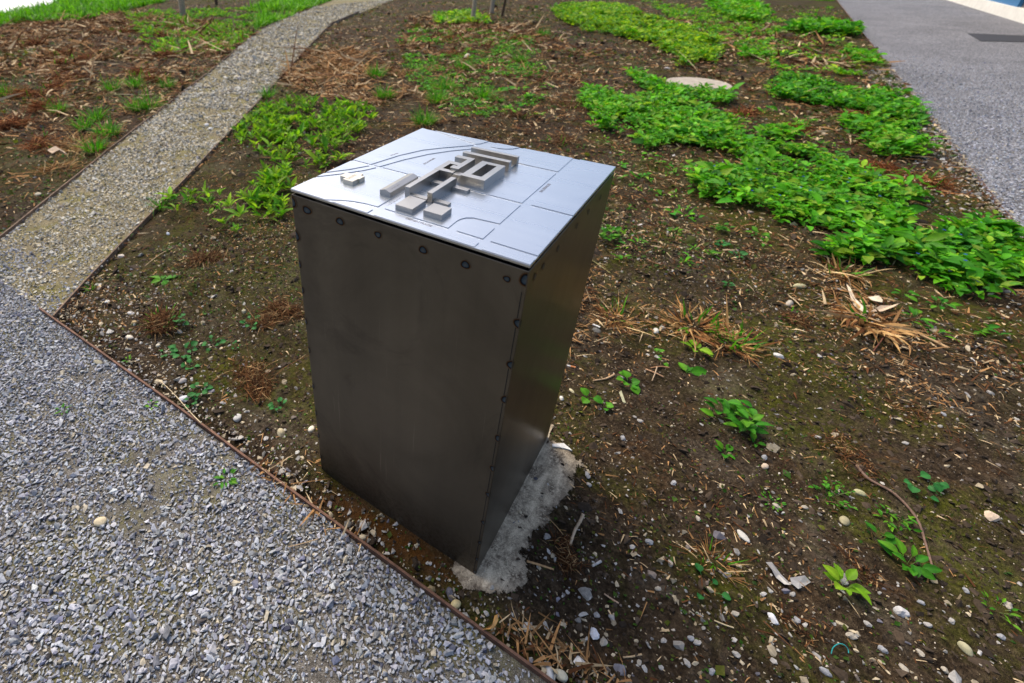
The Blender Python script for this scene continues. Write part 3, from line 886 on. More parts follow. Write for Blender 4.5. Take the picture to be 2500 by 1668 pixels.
tree(g2(1155, 54), .055, 4.4, (.06, .03), 'pale slanting trunk, nearest of the three behind the pedestal', M['bark'], 3)
tree(g2(1205, 32), .06, 4.4, (.02, .0), 'mossy upright trunk, middle of the three behind the pedestal', M['bark'], 4)
tree(g2(1228, 41), .035, 3.8, (.10, .0), 'thin dark leaning stem, rightmost of the three behind the pedestal', M['bark2'], 5)

# ------------------------------------------------------------------ litter, pebbles and weeds on the soil (uncountable)
def bed_points(n, nearw=.4, rmax=18, power=1.0, mx=300, my=150):
    """points in the beds, thinner with distance from the pedestal"""
    out = []
    tot = 0
    while tot < n:
        a = rng.uniform(0, 6.283, 60000); u = rng.random(60000)
        r_ = np.where(rng.random(60000) < nearw, 2.2 * np.sqrt(u), 1.6 * (rmax / 1.6) ** (u ** power))
        x_ = r_ * np.cos(a) + .1; y_ = r_ * np.sin(a) + .1
        k = in_view(x_, y_, mx, my) & (y_ > YE + .012) & (x_ < ROADX - .015) & ~inpoly(x_, y_, PATH) & (crest_d(x_, y_) < .5)
        k &= ~((x_ > -BW - .008) & (x_ < .008) & (y_ > -.008) & (y_ < BD + .008))
        out.append(np.stack([x_[k], y_[k]], 1)); tot += k.sum()
    return np.concatenate(out)[:n]

def pad_in(x_, y_): return inpoly(x_, y_, PAD)

# crumbs of soil
P = bed_points(26000, .55, 7, .7); k = ~pad_in(P[:, 0], P[:, 1]) | (rng.random(len(P)) < .4); P = P[k]
n = len(P); s = .0032 * np.exp(rng.normal(0, .5, n))
pos, rot, scl = stone_arrays(P[:, 0], P[:, 1], gh(P[:, 0], P[:, 1]) + s * .3, s)
v = rng.uniform(.018, .07, n); c = np.stack([v * 1.25, v * .92, v * .66], 1)
tag(scatter('soil_crumbs', STONES, pos, rot, scl, c, M['stone']), 'dark crumbs of loose soil', kind='stuff')

P = bed_points(9000, .35, 16, .7); k = ~pad_in(P[:, 0], P[:, 1]) & (rng.random(len(P)) < .25 + vnoise(P[:, 0], P[:, 1], 3, 81)); P = P[k]
n = len(P); s = .010 * np.exp(rng.normal(0, .35, n)) * np.clip(np.hypot(P[:, 0] - CAM[0], P[:, 1] - CAM[1]) / 2.2, 1, 4)
pos, rot, scl = stone_arrays(P[:, 0], P[:, 1], gh(P[:, 0], P[:, 1]) - s * .1, s, .75)
v = rng.uniform(.014, .045, n); c = np.stack([v * 1.3, v * .92, v * .62], 1)
tag(scatter('soil_clods', ROUND, pos, rot, scl, c, M['stone']), 'rounded clods of dark earth', kind='stuff')
P = bed_points(20000, .75, 6, .8); k = ~pad_in(P[:, 0], P[:, 1]) & (rng.random(len(P)) < .3 + vnoise(P[:, 0], P[:, 1], 5, 85)); P = P[k]; n = len(P)
s = .0023 * np.exp(rng.normal(0, .4, n)) * np.clip(np.hypot(P[:, 0] - CAM[0], P[:, 1] - CAM[1]) / 2.0, 1, 2.5)
pos, rot, scl = stone_arrays(P[:, 0], P[:, 1], gh(P[:, 0], P[:, 1]) + s * .2, s)
c = grey_cols(n, .07, .42, .55, .1, .02) * np.array([1.05, .92, .74])
tag(scatter('soil_grit', STONES, pos, rot, scl, c, M['stone']), 'fine tan grit bedded in the soil', kind='stuff')
# moss and tiny ground-hugging leaves
P = bed_points(70000, .3, 20, .66)
g_ = vnoise(P[:, 0], P[:, 1], 1.4, 83) * .6 + vnoise(P[:, 0], P[:, 1], 5, 84) * .4
k = (rng.random(len(P)) < (smooth(.42, .66, g_) + .03) * (.45 + .55 * smooth(1.5, 4, np.hypot(P[:, 0], P[:, 1])))) & ~pad_in(P[:, 0], P[:, 1]); P = P[k]; n = len(P)
d = np.hypot(P[:, 0] - CAM[0], P[:, 1] - CAM[1]); L = .0065 * np.exp(rng.normal(0, .4, n)) * np.clip(d / 1.5, 1, 7)
c = np.array([(.075, .095, .010), (.055, .12, .010), (.11, .12, .014), (.035, .10, .008)])[rng.integers(0, 4, n)] * rng.uniform(.6, 1.3, (n, 1))
o = scatter('ground_moss', MOSSY, np.stack([P[:, 0], P[:, 1], gh(P[:, 0], P[:, 1]) + .001], 1), eul(rng.normal(0, .5, n), -rng.uniform(0, 1.0, n), rng.uniform(0, 6.283, n)), np.stack([L, L * 1.5, L], 1), c, M['leaf'])
tag(o, 'mossy specks and tiny weeds over the soil', kind='stuff')

# small pebbles
P = bed_points(18000, .62, 9, .9)
near_edge = np.exp(-np.clip(P[:, 1] - YE, 0, 9) / .10) * (P[:, 0] < 1.2)
lower_right = np.exp(-(((P[:, 0] - .62) / .42) ** 2 + ((P[:, 1] - .05) / .32) ** 2))
road_side = np.exp(-np.clip(ROADX - P[:, 0], 0, 9) / .12)
left_c = np.exp(-(((P[:, 0] + 1.6) / .5) ** 2 + ((P[:, 1] - .05) / .25) ** 2))
pr_ = .15 + 1.1 * near_edge + .0 * lower_right + 1.5 * lower_right + .9 * road_side + 1.0 * left_c
k = rng.random(len(P)) < pr_; P = P[k]
a, b = jitter_grid(EDGE1[0][0], 1.2, YE + .008, YE + .13, .0135); kk = (rng.random(len(a)) < np.exp(-(b - YE) / .055) * (.25 + .9 * vnoise(a, b, 6, 61))) & in_view(a, b, 200, 100)
kk &= ~((a > -BW - .01) & (a < .01) & (b > -.015))
P = np.concatenate([P, np.stack([a[kk], b[kk]], 1)])
a, b = jitter_grid(ROADX - .5, ROADX + .03, 1.4, 9, .020); kk = rng.random(len(a)) < 1.1 * np.exp(-(ROADX - a) / .16) * (.4 + vnoise(a, b, 2.5, 62))
P = np.concatenate([P, np.stack([a[kk], b[kk]], 1)])
n = len(P); d = np.hypot(P[:, 0] - CAM[0], P[:, 1] - CAM[1])
s = .0046 * np.exp(rng.normal(0, .46, n)) * np.clip(d / 2.2, 1, 1.7)
pos, rot, scl = stone_arrays(P[:, 0], P[:, 1], gh(P[:, 0], P[:, 1]) + s * .1, s, 1, .35)
c = grey_cols(n, .12, .46, .45, .12, .03) * np.array([1.02, .96, .86])
tag(scatter('scattered_gravel', STONES + ROUND, pos, rot, scl, c, M['stone']), 'small pale stones strewn over the soil', kind='stuff')

# straw and chopped stalks
def straw(name, P, L, label, dark=.3, tmpl=BLADES[:3] + STUBS, lift=.003, zoff=.002, wide=1.0, tilt=.16):
    n = len(P); ln = L * np.exp(rng.normal(0, .5, n))
    d = np.hypot(P[:, 0] - CAM[0], P[:, 1] - CAM[1]); fat = .60 * np.clip(d / 1.8, 1, 5.5) * wide; ln = ln * np.clip(d / 2.4, 1, 3.6)
    rot = eul(rng.normal(0, .5, n), rng.normal(-.06, tilt, n), rng.uniform(0, 6.283, n))
    tone = rng.random((n, 1))
    c = np.where(tone < dark, np.array([[.095, .040, .017]]), np.where(tone < .80, np.array([[.30, .165, .070]]), np.array([[.52, .39, .23]])))
    c = c * rng.uniform(.55, 1.3, (n, 1))
    scl = np.stack([ln, ln * 0 + .040 * fat * rng.uniform(.5, 1.6, n), ln], 1)
    z = gh(P[:, 0], P[:, 1]) + zoff + rng.uniform(0, lift, n)
    o = scatter(name, tmpl, np.stack([P[:, 0], P[:, 1], z], 1), rot, scl, c, M['straw'])
    return tag(o, label, kind='stuff')
P = bed_points(52000, .20, 20, .66)
dens = .20 + .6 * smooth(.5, .75, vnoise(P[:, 0], P[:, 1], 2.1, 51)) + .9 * smooth(1.4, 4.5, np.hypot(P[:, 0], P[:, 1]))
k = (rng.random(len(P)) < dens) & ~pad_in(P[:, 0], P[:, 1]); P = P[k]
straw('straw_litter', P, .017, 'thin straw and chopped stalk litter on the soil', .35)
P = bed_points(30000, .0, 20, .75); k = rng.random(len(P)) < .25 + 1.2 * smooth(.4, .65, vnoise(P[:, 0], P[:, 1], .9, 57)); P = P[k]
straw('coarse_mulch', P, .026, 'coarse dark brown mulch and twigs in the far beds', .55, lift=.02)
# heavier drifts of dry stalks
def drift(poly, n, L, label, dark=.35, name='dry_stalks', wide=1.4, lift=.03):
    pg = [g2(*p) for p in poly]
    xs = [p[0] for p in pg]; ys = [p[1] for p in pg]
    out = []; tot = 0
    while tot < n:
        a = rng.uniform(min(xs), max(xs), 20000); b = rng.uniform(min(ys), max(ys), 20000)
        k = inpoly(a, b, pg) & (rng.random(20000) < smooth(.3, .6, vnoise(a, b, 2.5, 55)) + .12) & ~inpoly(a, b, PATH)
        k &= ~((a > -BW - .01) & (a < .01) & (b > -.01) & (b < BD + .01))
        out.append(np.stack([a[k], b[k]], 1)); tot += k.sum()
    return straw(name, np.concatenate(out)[:n], L, label, dark, lift=lift, wide=wide, tilt=.30)
drift([(700, 165), (760, 128), (880, 130), (985, 180), (1000, 235), (900, 262), (760, 235), (690, 205)], 2400, .070, 'heap of bleached dry stalks behind the path edging', .22)
drift([(-40, 70), (60, 50), (330, 30), (560, 60), (640, 90), (520, 190), (300, 330), (120, 430), (0, 470)], 9000, .050, 'brown mulch of dead stalks over the bed left of the path', .45)
drift([(1378, 700), (1480, 740), (1620, 760), (1640, 820), (1540, 830), (1400, 880), (1345, 960), (1340, 900)], 330, .045, 'pale straw lying beside the right face of the pedestal', .22, lift=.012)
drift([(1360, 640), (1470, 640), (1470, 710), (1380, 760)], 130, .045, 'fine straw at the rear corner of the pedestal', .25, lift=.012)
drift([(2020, 700), (2120, 700), (2260, 770), (2340, 830), (2260, 860), (2100, 800), (2010, 750)], 190, .060, 'bleached stalks and husks in the right-hand bed', .25, lift=.02)
drift([(1930, 690), (2000, 760), (2200, 860), (2330, 1000), (2000, 900), (1900, 800)], 220, .025, 'chopped straw bits below the bleached husks', .3, lift=.008)
drift([(600, 1130), (660, 1130), (760, 1230), (900, 1330), (880, 1345), (740, 1240)], 70, .035, 'dry straw caught along the rusty edging', .25, lift=.01)
drift([(1180, 1530), (1230, 1500), (1480, 1630), (1560, 1668), (1380, 1668)], 120, .035, 'dry straw by the edging in the foreground', .25, lift=.012)
drift([(1000, 40), (1300, 60), (1450, 140), (1500, 240), (1300, 330), (1100, 290), (950, 200)], 4800, .042, 'mixed dead stalks in the bed behind the pedestal', .5)
drift([(1500, 40), (1900, 60), (2080, 140), (2180, 300), (2200, 420), (1900, 300), (1700, 180)], 3200, .042, 'dead stalks between the right-hand groundcover patches', .6)

# ------------------------------------------------------------------ leafy groundcover patches
def patch(name, poly, label, dens, hgt, leafL, cols, tmpl, per=(6, 10), up=(.5, 1.1), spread=.03, gate=.30, gfreq=2.2, flowers=0, upmul=(.3, 1)):
    pg = [g2(*p) for p in poly]
    xs = [p[0] for p in pg]; ys = [p[1] for p in pg]
    area = abs(sum(pg[i][0] * pg[(i + 1) % len(pg)][1] - pg[(i + 1) % len(pg)][0] * pg[i][1] for i in range(len(pg)))) / 2
    n = int(dens * area)
    out = []; tot = 0; tries = 0
    while tot < n and tries < 60:
        a = rng.uniform(min(xs), max(xs), 6000); b = rng.uniform(min(ys), max(ys), 6000); tries += 1
        ed = np.minimum(1, seg_dist(a, b, pg + pg[:1]) / .10)
        k = inpoly(a, b, pg) & (rng.random(6000) < smooth(gate - .12, gate + .16, vnoise(a, b, gfreq, 65) * .55 + vnoise(a, b, gfreq * 3.1, 66) * .45) * (.35 + .65 * ed)) & (a < ROADX - .02) & ~inpoly(a, b, PATH)
        k &= ~((a > -BW - .05) & (a < .05) & (b > -.05) & (b < BD + .05))
        out.append(np.stack([a[k], b[k]], 1)); tot += k.sum()
    P = np.concatenate(out)[:n]; n = len(P)
    if n == 0: return None
    m_ = rng.integers(per[0], per[1], n); ix = np.repeat(np.arange(n), m_); N = len(ix)
    ph = rng.uniform(0, 6.283, N)
    hh = hgt * rng.uniform(.55, 1.15, n)[ix] * rng.uniform(.25, 1, N)
    rr = spread * rng.uniform(.1, 1, N)
    x_ = P[ix, 0] + rr * np.cos(ph); y_ = P[ix, 1] + rr * np.sin(ph)
    z_ = gh(P[:, 0], P[:, 1])[ix] + hh
    pit = -rng.uniform(up[0], up[1], N) * rng.uniform(upmul[0], upmul[1], N) + .12
    rot = eul(rng.normal(0, .35, N), pit, ph + rng.normal(0, .5, N))
    L = leafL * np.exp(rng.normal(0, .28, N)) * np.exp(rng.normal(0, .22, n))[ix]
    base = np.array(cols)[rng.integers(0, len(cols), N)] * rng.uniform(.7, 1.25, (N, 1)) * rng.uniform(.62, 1.2, n)[ix][:, None]
    # stems: thin blades from the ground
    o = scatter(name, tmpl, np.stack([x_, y_, z_], 1), rot, np.stack([L, L, L], 1), base, M['leaf'], True)
    tag(o, label, kind='stuff')
    ns = n * 2
    ii = rng.integers(0, N, ns)
    b0 = np.stack([P[ix[ii], 0], P[ix[ii], 1], z_[ii] - hh[ii] - .005], 1); b1 = np.stack([x_[ii], y_[ii], z_[ii]], 1)
    dv = b1 - b0; LL = np.linalg.norm(dv, axis=1); yaw = np.arctan2(dv[:, 1], dv[:, 0]); pt = -np.arcsin(dv[:, 2] / LL)
    st = scatter('stems', BLADES[:1], b0, eul(rng.uniform(-.5, .5, ns), pt, yaw), np.stack([LL, np.full(ns, .04), LL], 1), np.tile([[.10, .14, .035]], (ns, 1)) * rng.uniform(.6, 1.2, (ns, 1)), M['leaf'])
    st.parent = o
    if flowers:
        ii = rng.integers(0, N, flowers)
        pp = np.repeat(np.stack([x_[ii], y_[ii], z_[ii] + .025], 1), 5, 0)
        az = np.tile(np.arange(5) * 1.2566, flowers)
        fl = scatter('flowers', OVATE[:1], pp, eul(az * 0, az * 0 - .2, az), np.full((5 * flowers, 3), .009), np.tile([[.04, .10, .55]], (5 * flowers, 1)), M['leaf'])
        fl.parent = o; fl['label'] = 'tiny blue flowers'
    return o
GREEN = [(.090, .37, .008), (.125, .42, .010), (.050, .26, .006), (.18, .47, .014), (.085, .36, .008), (.24, .42, .02)]
DEEP = [(.038, .23, .007), (.055, .28, .009), (.080, .33, .010)]
YELL = [(.26, .45, .008), (.34, .52, .014), (.12, .36, .008), (.07, .28, .008)]
GRO = 'low bright green leafy groundcover '
patch('groundcover', [(1413, 230), (1459, 222), (1528, 249), (1585, 241), (1660, 243), (1715, 268), (1753, 283), (1784, 306), (1826, 322), (1933, 326), (1941, 368), (1998, 375), (2037, 402), (1960, 425), (1870, 425), (1814, 417), (1772, 380), (1700, 364), (1643, 356), (1612, 368), (1585, 368), (1528, 337), (1447, 318), (1443, 291), (1413, 253)],
      'broad diagonal band of green leafy groundcover right of the pedestal, upper part', 520, .085, .042, GREEN, OVATE, gate=.36, gfreq=3, flowers=14)
patch('groundcover', [(1665, 429), (1715, 416), (1791, 419), (1868, 425), (1937, 440), (1998, 406), (2037, 402), (2136, 437), (2155, 475), (2186, 456), (2266, 486), (2259, 502), (2197, 494), (2213, 544), (2266, 555), (2240, 580), (2094, 582), (1983, 574), (1929, 555), (1876, 536), (1822, 532), (1845, 498), (1753, 506), (1734, 490), (1684, 471)],
      'broad diagonal band of green leafy groundcover with blue flowers, middle part', 560, .085, .042, GREEN, OVATE, gate=.36, gfreq=3, flowers=40)
patch('groundcover', [(2000, 628), (2064, 596), (2128, 580), (2234, 585), (2340, 553), (2415, 553), (2500, 596), (2600, 640), (2600, 730), (2500, 706), (2436, 723), (2383, 734), (2287, 702), (2213, 660), (2117, 649), (2021, 644)],
      'dense green leafy groundcover running out at the right edge', 640, .08, .044, GREEN + DEEP, OVATE, gate=.30, gfreq=3, flowers=16)
patch('groundcover', [(1872, 197), (1915, 190), (2000, 208), (2064, 229), (2160, 229), (2224, 250), (2250, 308), (2245, 320), (2160, 293), (2021, 266), (1947, 255), (1872, 234)],
      'green groundcover strip near the road, behind the manhole cover', 430, .10, .048, DEEP + GREEN, OVATE, gate=.34, gfreq=3, flowers=8)
patch('groundcover', [(2053, 298), (2128, 303), (2218, 319), (2245, 351), (2266, 378), (2192, 388), (2117, 383), (2101, 351), (2048, 319)],
      'rounded green groundcover clump against the road edge', 460, .10, .048, GREEN, OVATE, gate=.3, gfreq=3, flowers=4)
patch('groundcover', [(1532, 176), (1596, 197), (1638, 218), (1723, 229), (1787, 239), (1808, 255), (1745, 264), (1660, 247), (1585, 229), (1532, 202)],
      'green groundcover strip hugging the front of the manhole cover', 340, .09, .048, GREEN, OVATE, gate=.33, gfreq=3)
patch('groundcover', [(1335, 32), (1372, 19), (1510, 16), (1574, 43), (1660, 69), (1745, 106), (1761, 122), (1750, 160), (1660, 168), (1638, 138), (1574, 112), (1479, 85), (1415, 80)],
      'sunlit yellow-green groundcover mound behind the manhole cover', 230, .13, .055, YELL, OVATE, per=(7, 11), gate=.46, gfreq=1.6)
patch('groundcover', [(1710, -8), (1815, -8), (1878, 37), (1851, 58), (1787, 53), (1745, 32)], 'green groundcover patch at the top edge', 120, .16, .09, GREEN, OVATE, gate=.15)
patch('groundcover', [(1915, 68), (1990, 60), (2092, 73), (2100, 95), (2000, 88), (1925, 82)], 'low vivid green groundcover beside the far road edge', 130, .16, .09, DEEP + GREEN, OVATE, gate=.1)
patch('groundcover', [(2042, 130), (2101, 128), (2147, 147), (2138, 160), (2064, 149)], 'small green mat beside the road', 150, .08, .06, GREEN, OVATE, gate=.1)
patch('groundcover', [(1798, 122), (1872, 135), (1884, 150), (1808, 144)], 'thin green mat between two groundcover patches', 120, .08, .06, GREEN, OVATE, gate=.1)
patch('groundcover', [(1060, 42), (1140, 28), (1200, 52), (1190, 62), (1060, 62)], 'yellow-green low mat round the foot of the pale trunk', 120, .10, .06, YELL, OVATE, gate=.1)
zz = lambda l: [(350 + .2807 * a, 200 + .2807 * b) for a, b in l]
LG = [(.15, .36, .008), (.20, .42, .010), (.075, .26, .007), (.27, .47, .016)]
patch('seedling_bed', zz([(1000, 270), (1230, 180), (1540, 180), (1900, 200), (2050, 290), (1960, 400), (1840, 560), (1760, 700), (1600, 800), (1480, 870), (1290, 940), (1290, 1200), (1130, 1250), (930, 1220), (850, 1050), (900, 930), (1180, 740), (1000, 700), (880, 640), (720, 470), (760, 410)]),
      'bed of upright lime-green seedlings between the path and the pedestal', 190, .055, .054, LG, LANCE, per=(5, 9), up=(.6, 1.4), spread=.012, gate=.42, gfreq=6, upmul=(.75, 1))
patch('seedling_bed', zz([(860, 1000), (980, 880), (1180, 830), (1310, 900), (1310, 1240), (1150, 1290), (960, 1240)]), 'lime-green seedlings crowding the left edge of the pedestal', 150, .050, .052, LG, LANCE, per=(5, 9), up=(.6, 1.4), spread=.012, gate=.22, gfreq=6, upmul=(.75, 1))
patch('seedling_bed', zz([(200, 1050), (520, 950), (900, 1000), (900, 1200), (820, 1330), (720, 1440), (560, 1300), (420, 1220), (260, 1220)]),
      'loose group of lime-green seedlings near the path edging', 100, .045, .046, LG, LANCE, per=(5, 9), up=(.5, 1.3), spread=.012, gate=.44, gfreq=7, upmul=(.7, 1))
patch('weed_carpet', [(1350, 200), (1300, 90), (1050, 60), (960, 90), (1000, 200), (1100, 290), (1330, 300)], 'sparse small weeds in the bed behind the pedestal', 120, .03, .03, GREEN + DEEP, LANCE + OVATE, per=(5, 9), gate=.5)
patch('weed_carpet', [(1420, 560), (1800, 560), (1950, 600), (1900, 660), (1700, 670), (1500, 640)], 'small seedlings sprouting just beyond the right face', 22, .03, .032, GREEN, LANCE + OVATE, per=(4, 8), gate=.5)
patch('weed_carpet', [(300, 30), (700, 20), (800, 10), (700, 60), (560, 130), (380, 140)], 'grassy weeds in the bed left of the path', 60, .05, .05, YELL + GREEN, LANCE, per=(5, 9), up=(.8, 1.4), gate=.5)

patch('weed_carpet', [(1560, 0), (1700, 20), (1900, 40), (2030, 20), (2090, 120), (2140, 200), (2000, 190), (1880, 170), (1760, 110), (1640, 50)], 'thin yellow-green weeds between the far groundcover patches', 55, .05, .05, YELL + GREEN, LANCE + OVATE, per=(4, 8), gate=.46, gfreq=1.5)
patch('weed_carpet', [(1450, 330), (1640, 380), (1720, 420), (1660, 470), (1700, 540), (1560, 560), (1480, 470)], 'scattered small weeds at the near edge of the groundcover', 45, .03, .03, GREEN + DEEP, LANCE + OVATE, per=(4, 7), gate=.5, gfreq=4)
patch('weed_carpet', [(1800, 250), (1900, 270), (2060, 330), (2060, 400), (2140, 420), (1960, 340)], 'scattered weeds between the groundcover and the road', 60, .04, .036, GREEN, LANCE + OVATE, per=(4, 8), gate=.45, gfreq=3)
# tall grass of the bank and path verge
def grass(name, poly, n, L, label, cols):
    pg = [g2(*p) for p in poly]; xs = [p[0] for p in pg]; ys = [p[1] for p in pg]
    out = []; tot = 0
    while tot < n:
        a = rng.uniform(min(xs), max(xs), 20000); b = rng.uniform(min(ys), max(ys), 20000)
        k = inpoly(a, b, pg) & (rng.random(20000) < smooth(.25, .55, vnoise(a, b, 1.3, 71)) + .1) & ~inpoly(a, b, PATH)
        out.append(np.stack([a[k], b[k]], 1)); tot += k.sum()
    P = np.concatenate(out)[:n]
    ln = L * np.exp(rng.normal(0, .3, n))
    rot = eul(rng.normal(0, .4, n), -rng.uniform(.7, 1.5, n), rng.uniform(0, 6.283, n))
    c = np.array(cols)[rng.integers(0, len(cols), n)] * rng.uniform(.7, 1.3, (n, 1))
    o = scatter(name, BLADES, np.stack([P[:, 0], P[:, 1], gh(P[:, 0], P[:, 1]) - .005], 1), rot, np.stack([ln, ln * 1.3, ln], 1), c, M['leaf'])
    return tag(o, label, kind='stuff')
GC = [(.11, .34, .006), (.16, .42, .010), (.07, .25, .006)]
grass('bank_grass', [(-90, 66), (0, 46), (215, -4), (420, -18), (400, 6), (300, 26), (235, 46), (130, 56), (60, 54), (-90, 84)], 24000, .20, 'bright sunlit grass on the bank at the top left', GC)
grass('verge_grass', [(600, 30), (640, 24), (720, 32), (790, 8), (850, -12), (760, -16), (700, 0), (640, 14)], 3500, .20, 'tufted green grass on the left verge of the path', GC)
grass('verge_grass', [(620, 70), (640, 40), (720, 36), (690, 52), (650, 62)], 1100, .16, 'green grass clump where the path edging ends', GC)
grass('verge_grass', [(2020, 3), (2035, 3), (2030, -12), (1950, -12), (1960, 0)], 1200, .14, 'green grass strip at the top beside the road', GC)

# ------------------------------------------------------------------ countable small things
def rel_scatter(name, tmpl, pos, rot, scl, col, mat, root, shade=False):
    o = scatter(name, tmpl, pos, rot, scl, col, mat, shade); o.parent = root; o['kind'] = 'stuff'; return o

def tuft(p, rad, hgt, nd, ng, style, label, group, sizek=1.0):
    """style: crown = dense dark red-brown stubble, straw = pale arching dead leaves, grass = live blades"""
    bx, by = g2(*p); z = gz(bx, by)
    root = empty({'crown': 'dead_plant_crown', 'straw': 'dry_grass_tuft', 'grass': 'green_grass_tuft'}[style], (bx, by, z))
    tag(root, label, {'crown': 'dead plant', 'straw': 'dry tuft', 'grass': 'grass tuft'}[style], group)
    if nd:
        a = rng.uniform(0, 6.283, nd); r_ = rad * np.sqrt(rng.random(nd)) * .75
        if style == 'crown':
            L = hgt * 1.3 * np.exp(rng.normal(0, .45, nd)); pit = -rng.uniform(-.1, .95, nd) * rng.uniform(.3, 1, nd)
            lob = rng.integers(0, 4, nd); lo_ = rng.normal(0, rad * .38, (4, 2))
            c = np.array([[.075, .032, .014], [.125, .054, .020], [.040, .019, .010], [.30, .19, .09]])[rng.choice(4, nd, p=[.34, .30, .18, .18])]
            if sizek > 1.5: c = c * np.array([1.5, 1.05, .85])
            wd = .018 * sizek; tm = STUBS + BLADES[1:3]; yaw = rng.uniform(0, 6.283, nd)
        else:
            L = hgt * 1.5 * np.exp(rng.normal(0, .35, nd)); pit = -rng.uniform(-.05, 1.0, nd) * rng.uniform(.4, 1, nd)
            c = np.array([[.42, .25, .10], [.28, .14, .05], [.15, .062, .022], [.54, .39, .20]])[rng.choice(4, nd, p=[.35, .3, .2, .15])]
            wd = .05 * sizek; tm = BLADES; yaw = a + rng.normal(0, .75, nd)
        c = c * rng.uniform(.7, 1.25, (nd, 1))
        pos = np.stack([r_ * np.cos(a), r_ * np.sin(a), np.full(nd, -.004) + rng.uniform(0, hgt * .25, nd) * (1 - r_ / rad)], 1)
        if style == 'crown':
            pos[:, :2] = pos[:, :2] * .62 + lo_[lob]; pos[:, 2] = rng.uniform(-.004, hgt * .75, nd) * np.exp(-(np.hypot(pos[:, 0], pos[:, 1]) / (rad * .7)) ** 2)
        rel_scatter('dead_blades', tm, pos, eul(rng.normal(0, .7, nd), pit, yaw), np.stack([L, np.full(nd, wd / .1 * .1 * 1.0) * rng.uniform(.6, 1.4, nd), L], 1), c, M['straw'], root)
    if ng:
        a = rng.uniform(0, 6.283, ng); r_ = rad * np.sqrt(rng.random(ng)) * .7
        L = hgt * 1.25 * np.exp(rng.normal(0, .3, ng))
        c = np.array([(.07, .27, .006), (.11, .34, .008), (.035, .18, .006)])[rng.integers(0, 3, ng)] * rng.uniform(.7, 1.25, (ng, 1))
        pos = np.stack([r_ * np.cos(a), r_ * np.sin(a), np.full(ng, 0.0)], 1)
        rel_scatter('green_shoots', BLADES[:3], pos, eul(rng.normal(0, .4, ng), -rng.uniform(.6, 1.45, ng), a + rng.normal(0, .5, ng)), np.stack([L, np.full(ng, .075 * sizek), L], 1), c, M['leaf'], root)
    return root

ORD = ['leftmost', 'second', 'third', 'fourth', 'fifth', 'sixth', 'seventh', 'eighth', 'ninth', 'tenth', 'eleventh', 'twelfth', 'thirteenth', 'fourteenth', 'fifteenth', 'sixteenth', 'seventeenth', 'eighteenth', 'nineteenth', 'twentieth', 'twenty-first']
def ordinal_labels(pts, phrase):
    order = sorted(range(len(pts)), key=lambda i: pts[i][0])
    lab = [None] * len(pts)
    for k, i in enumerate(order):
        lab[i] = ('leftmost of the ' if k == 0 else 'rightmost of the ' if k == len(pts) - 1 else ORD[k] + ' from the left of the ') + phrase
    return lab

# near left bed: four matted crowns
tuft((484, 640), .105, .036, 800, 8, 'crown', 'matted red-brown dead crown farthest back in the near left bed', 'dead crowns in the near left bed')
tuft((403, 790), .105, .036, 800, 22, 'crown', 'matted red-brown dead crown with green leaves growing in its middle', 'dead crowns in the near left bed')
tuft((690, 758), .105, .036, 800, 6, 'crown', 'matted brown dead crown touching the left edge of the pedestal', 'dead crowns in the near left bed')
tuft((617, 915), .105, .036, 800, 0, 'crown', 'matted brown dead crown left of the pedestal, nearest the camera', 'dead crowns in the near left bed')
# right bed
tuft((1697, 800), .10, .062, 190, 12, 'straw', 'spiky straw-coloured dead tuft right of the pedestal', 'dry tufts in the right bed', 1.5)
tuft((1790, 835), .10, .050, 230, 40, 'straw', 'brown dead tuft sending up green strap leaves', 'dry tufts in the right bed', 1.4)
tuft((1932, 775), .075, .028, 240, 4, 'crown', 'small brown dead tuft with a pebble behind it', 'dry tufts in the right bed')
tuft((1507, 775), .07, .045, 150, 10, 'straw', 'flattened straw tuft with green tips beside the pedestal', 'dry tufts in the right bed', .9)
tuft((2050, 665), .10, .055, 200, 12, 'straw', 'red-brown dead tuft under the edge of the groundcover', 'dry tufts in the right bed', 1.3)
tuft((2118, 790), .10, .060, 140, 4, 'straw', 'tuft of broad bleached husks in the right bed', 'dry tufts in the right bed', 3.0)
tuft((1393, 1350), .055, .020, 260, 0, 'crown', 'dark rotted tuft beside the cement footing', 'dry tufts in the right bed')
tuft((1742, 1372), .05, .028, 110, 9, 'straw', 'small dark tuft with three green shoots in the foreground', 'dry tufts in the right bed', .5)
tuft((2100, 1130), .11, .014, 420, 0, 'crown', 'flat dark brown dead crown beside the curved twig', 'dry tufts in the right bed')
tuft((2235, 985), .10, .012, 260, 0, 'crown', 'flat dark crown of dead roots near the right edge', 'dry tufts in the right bed')
tuft((2090, 1390), .05, .012, 140, 0, 'crown', 'flattened dark patch of dead stems between two green plants', 'dry tufts in the right bed')
tuft((1960, 1560), .06, .012, 160, 0, 'crown', 'flattened dead stems in the foreground gravelly soil', 'dry tufts in the right bed')
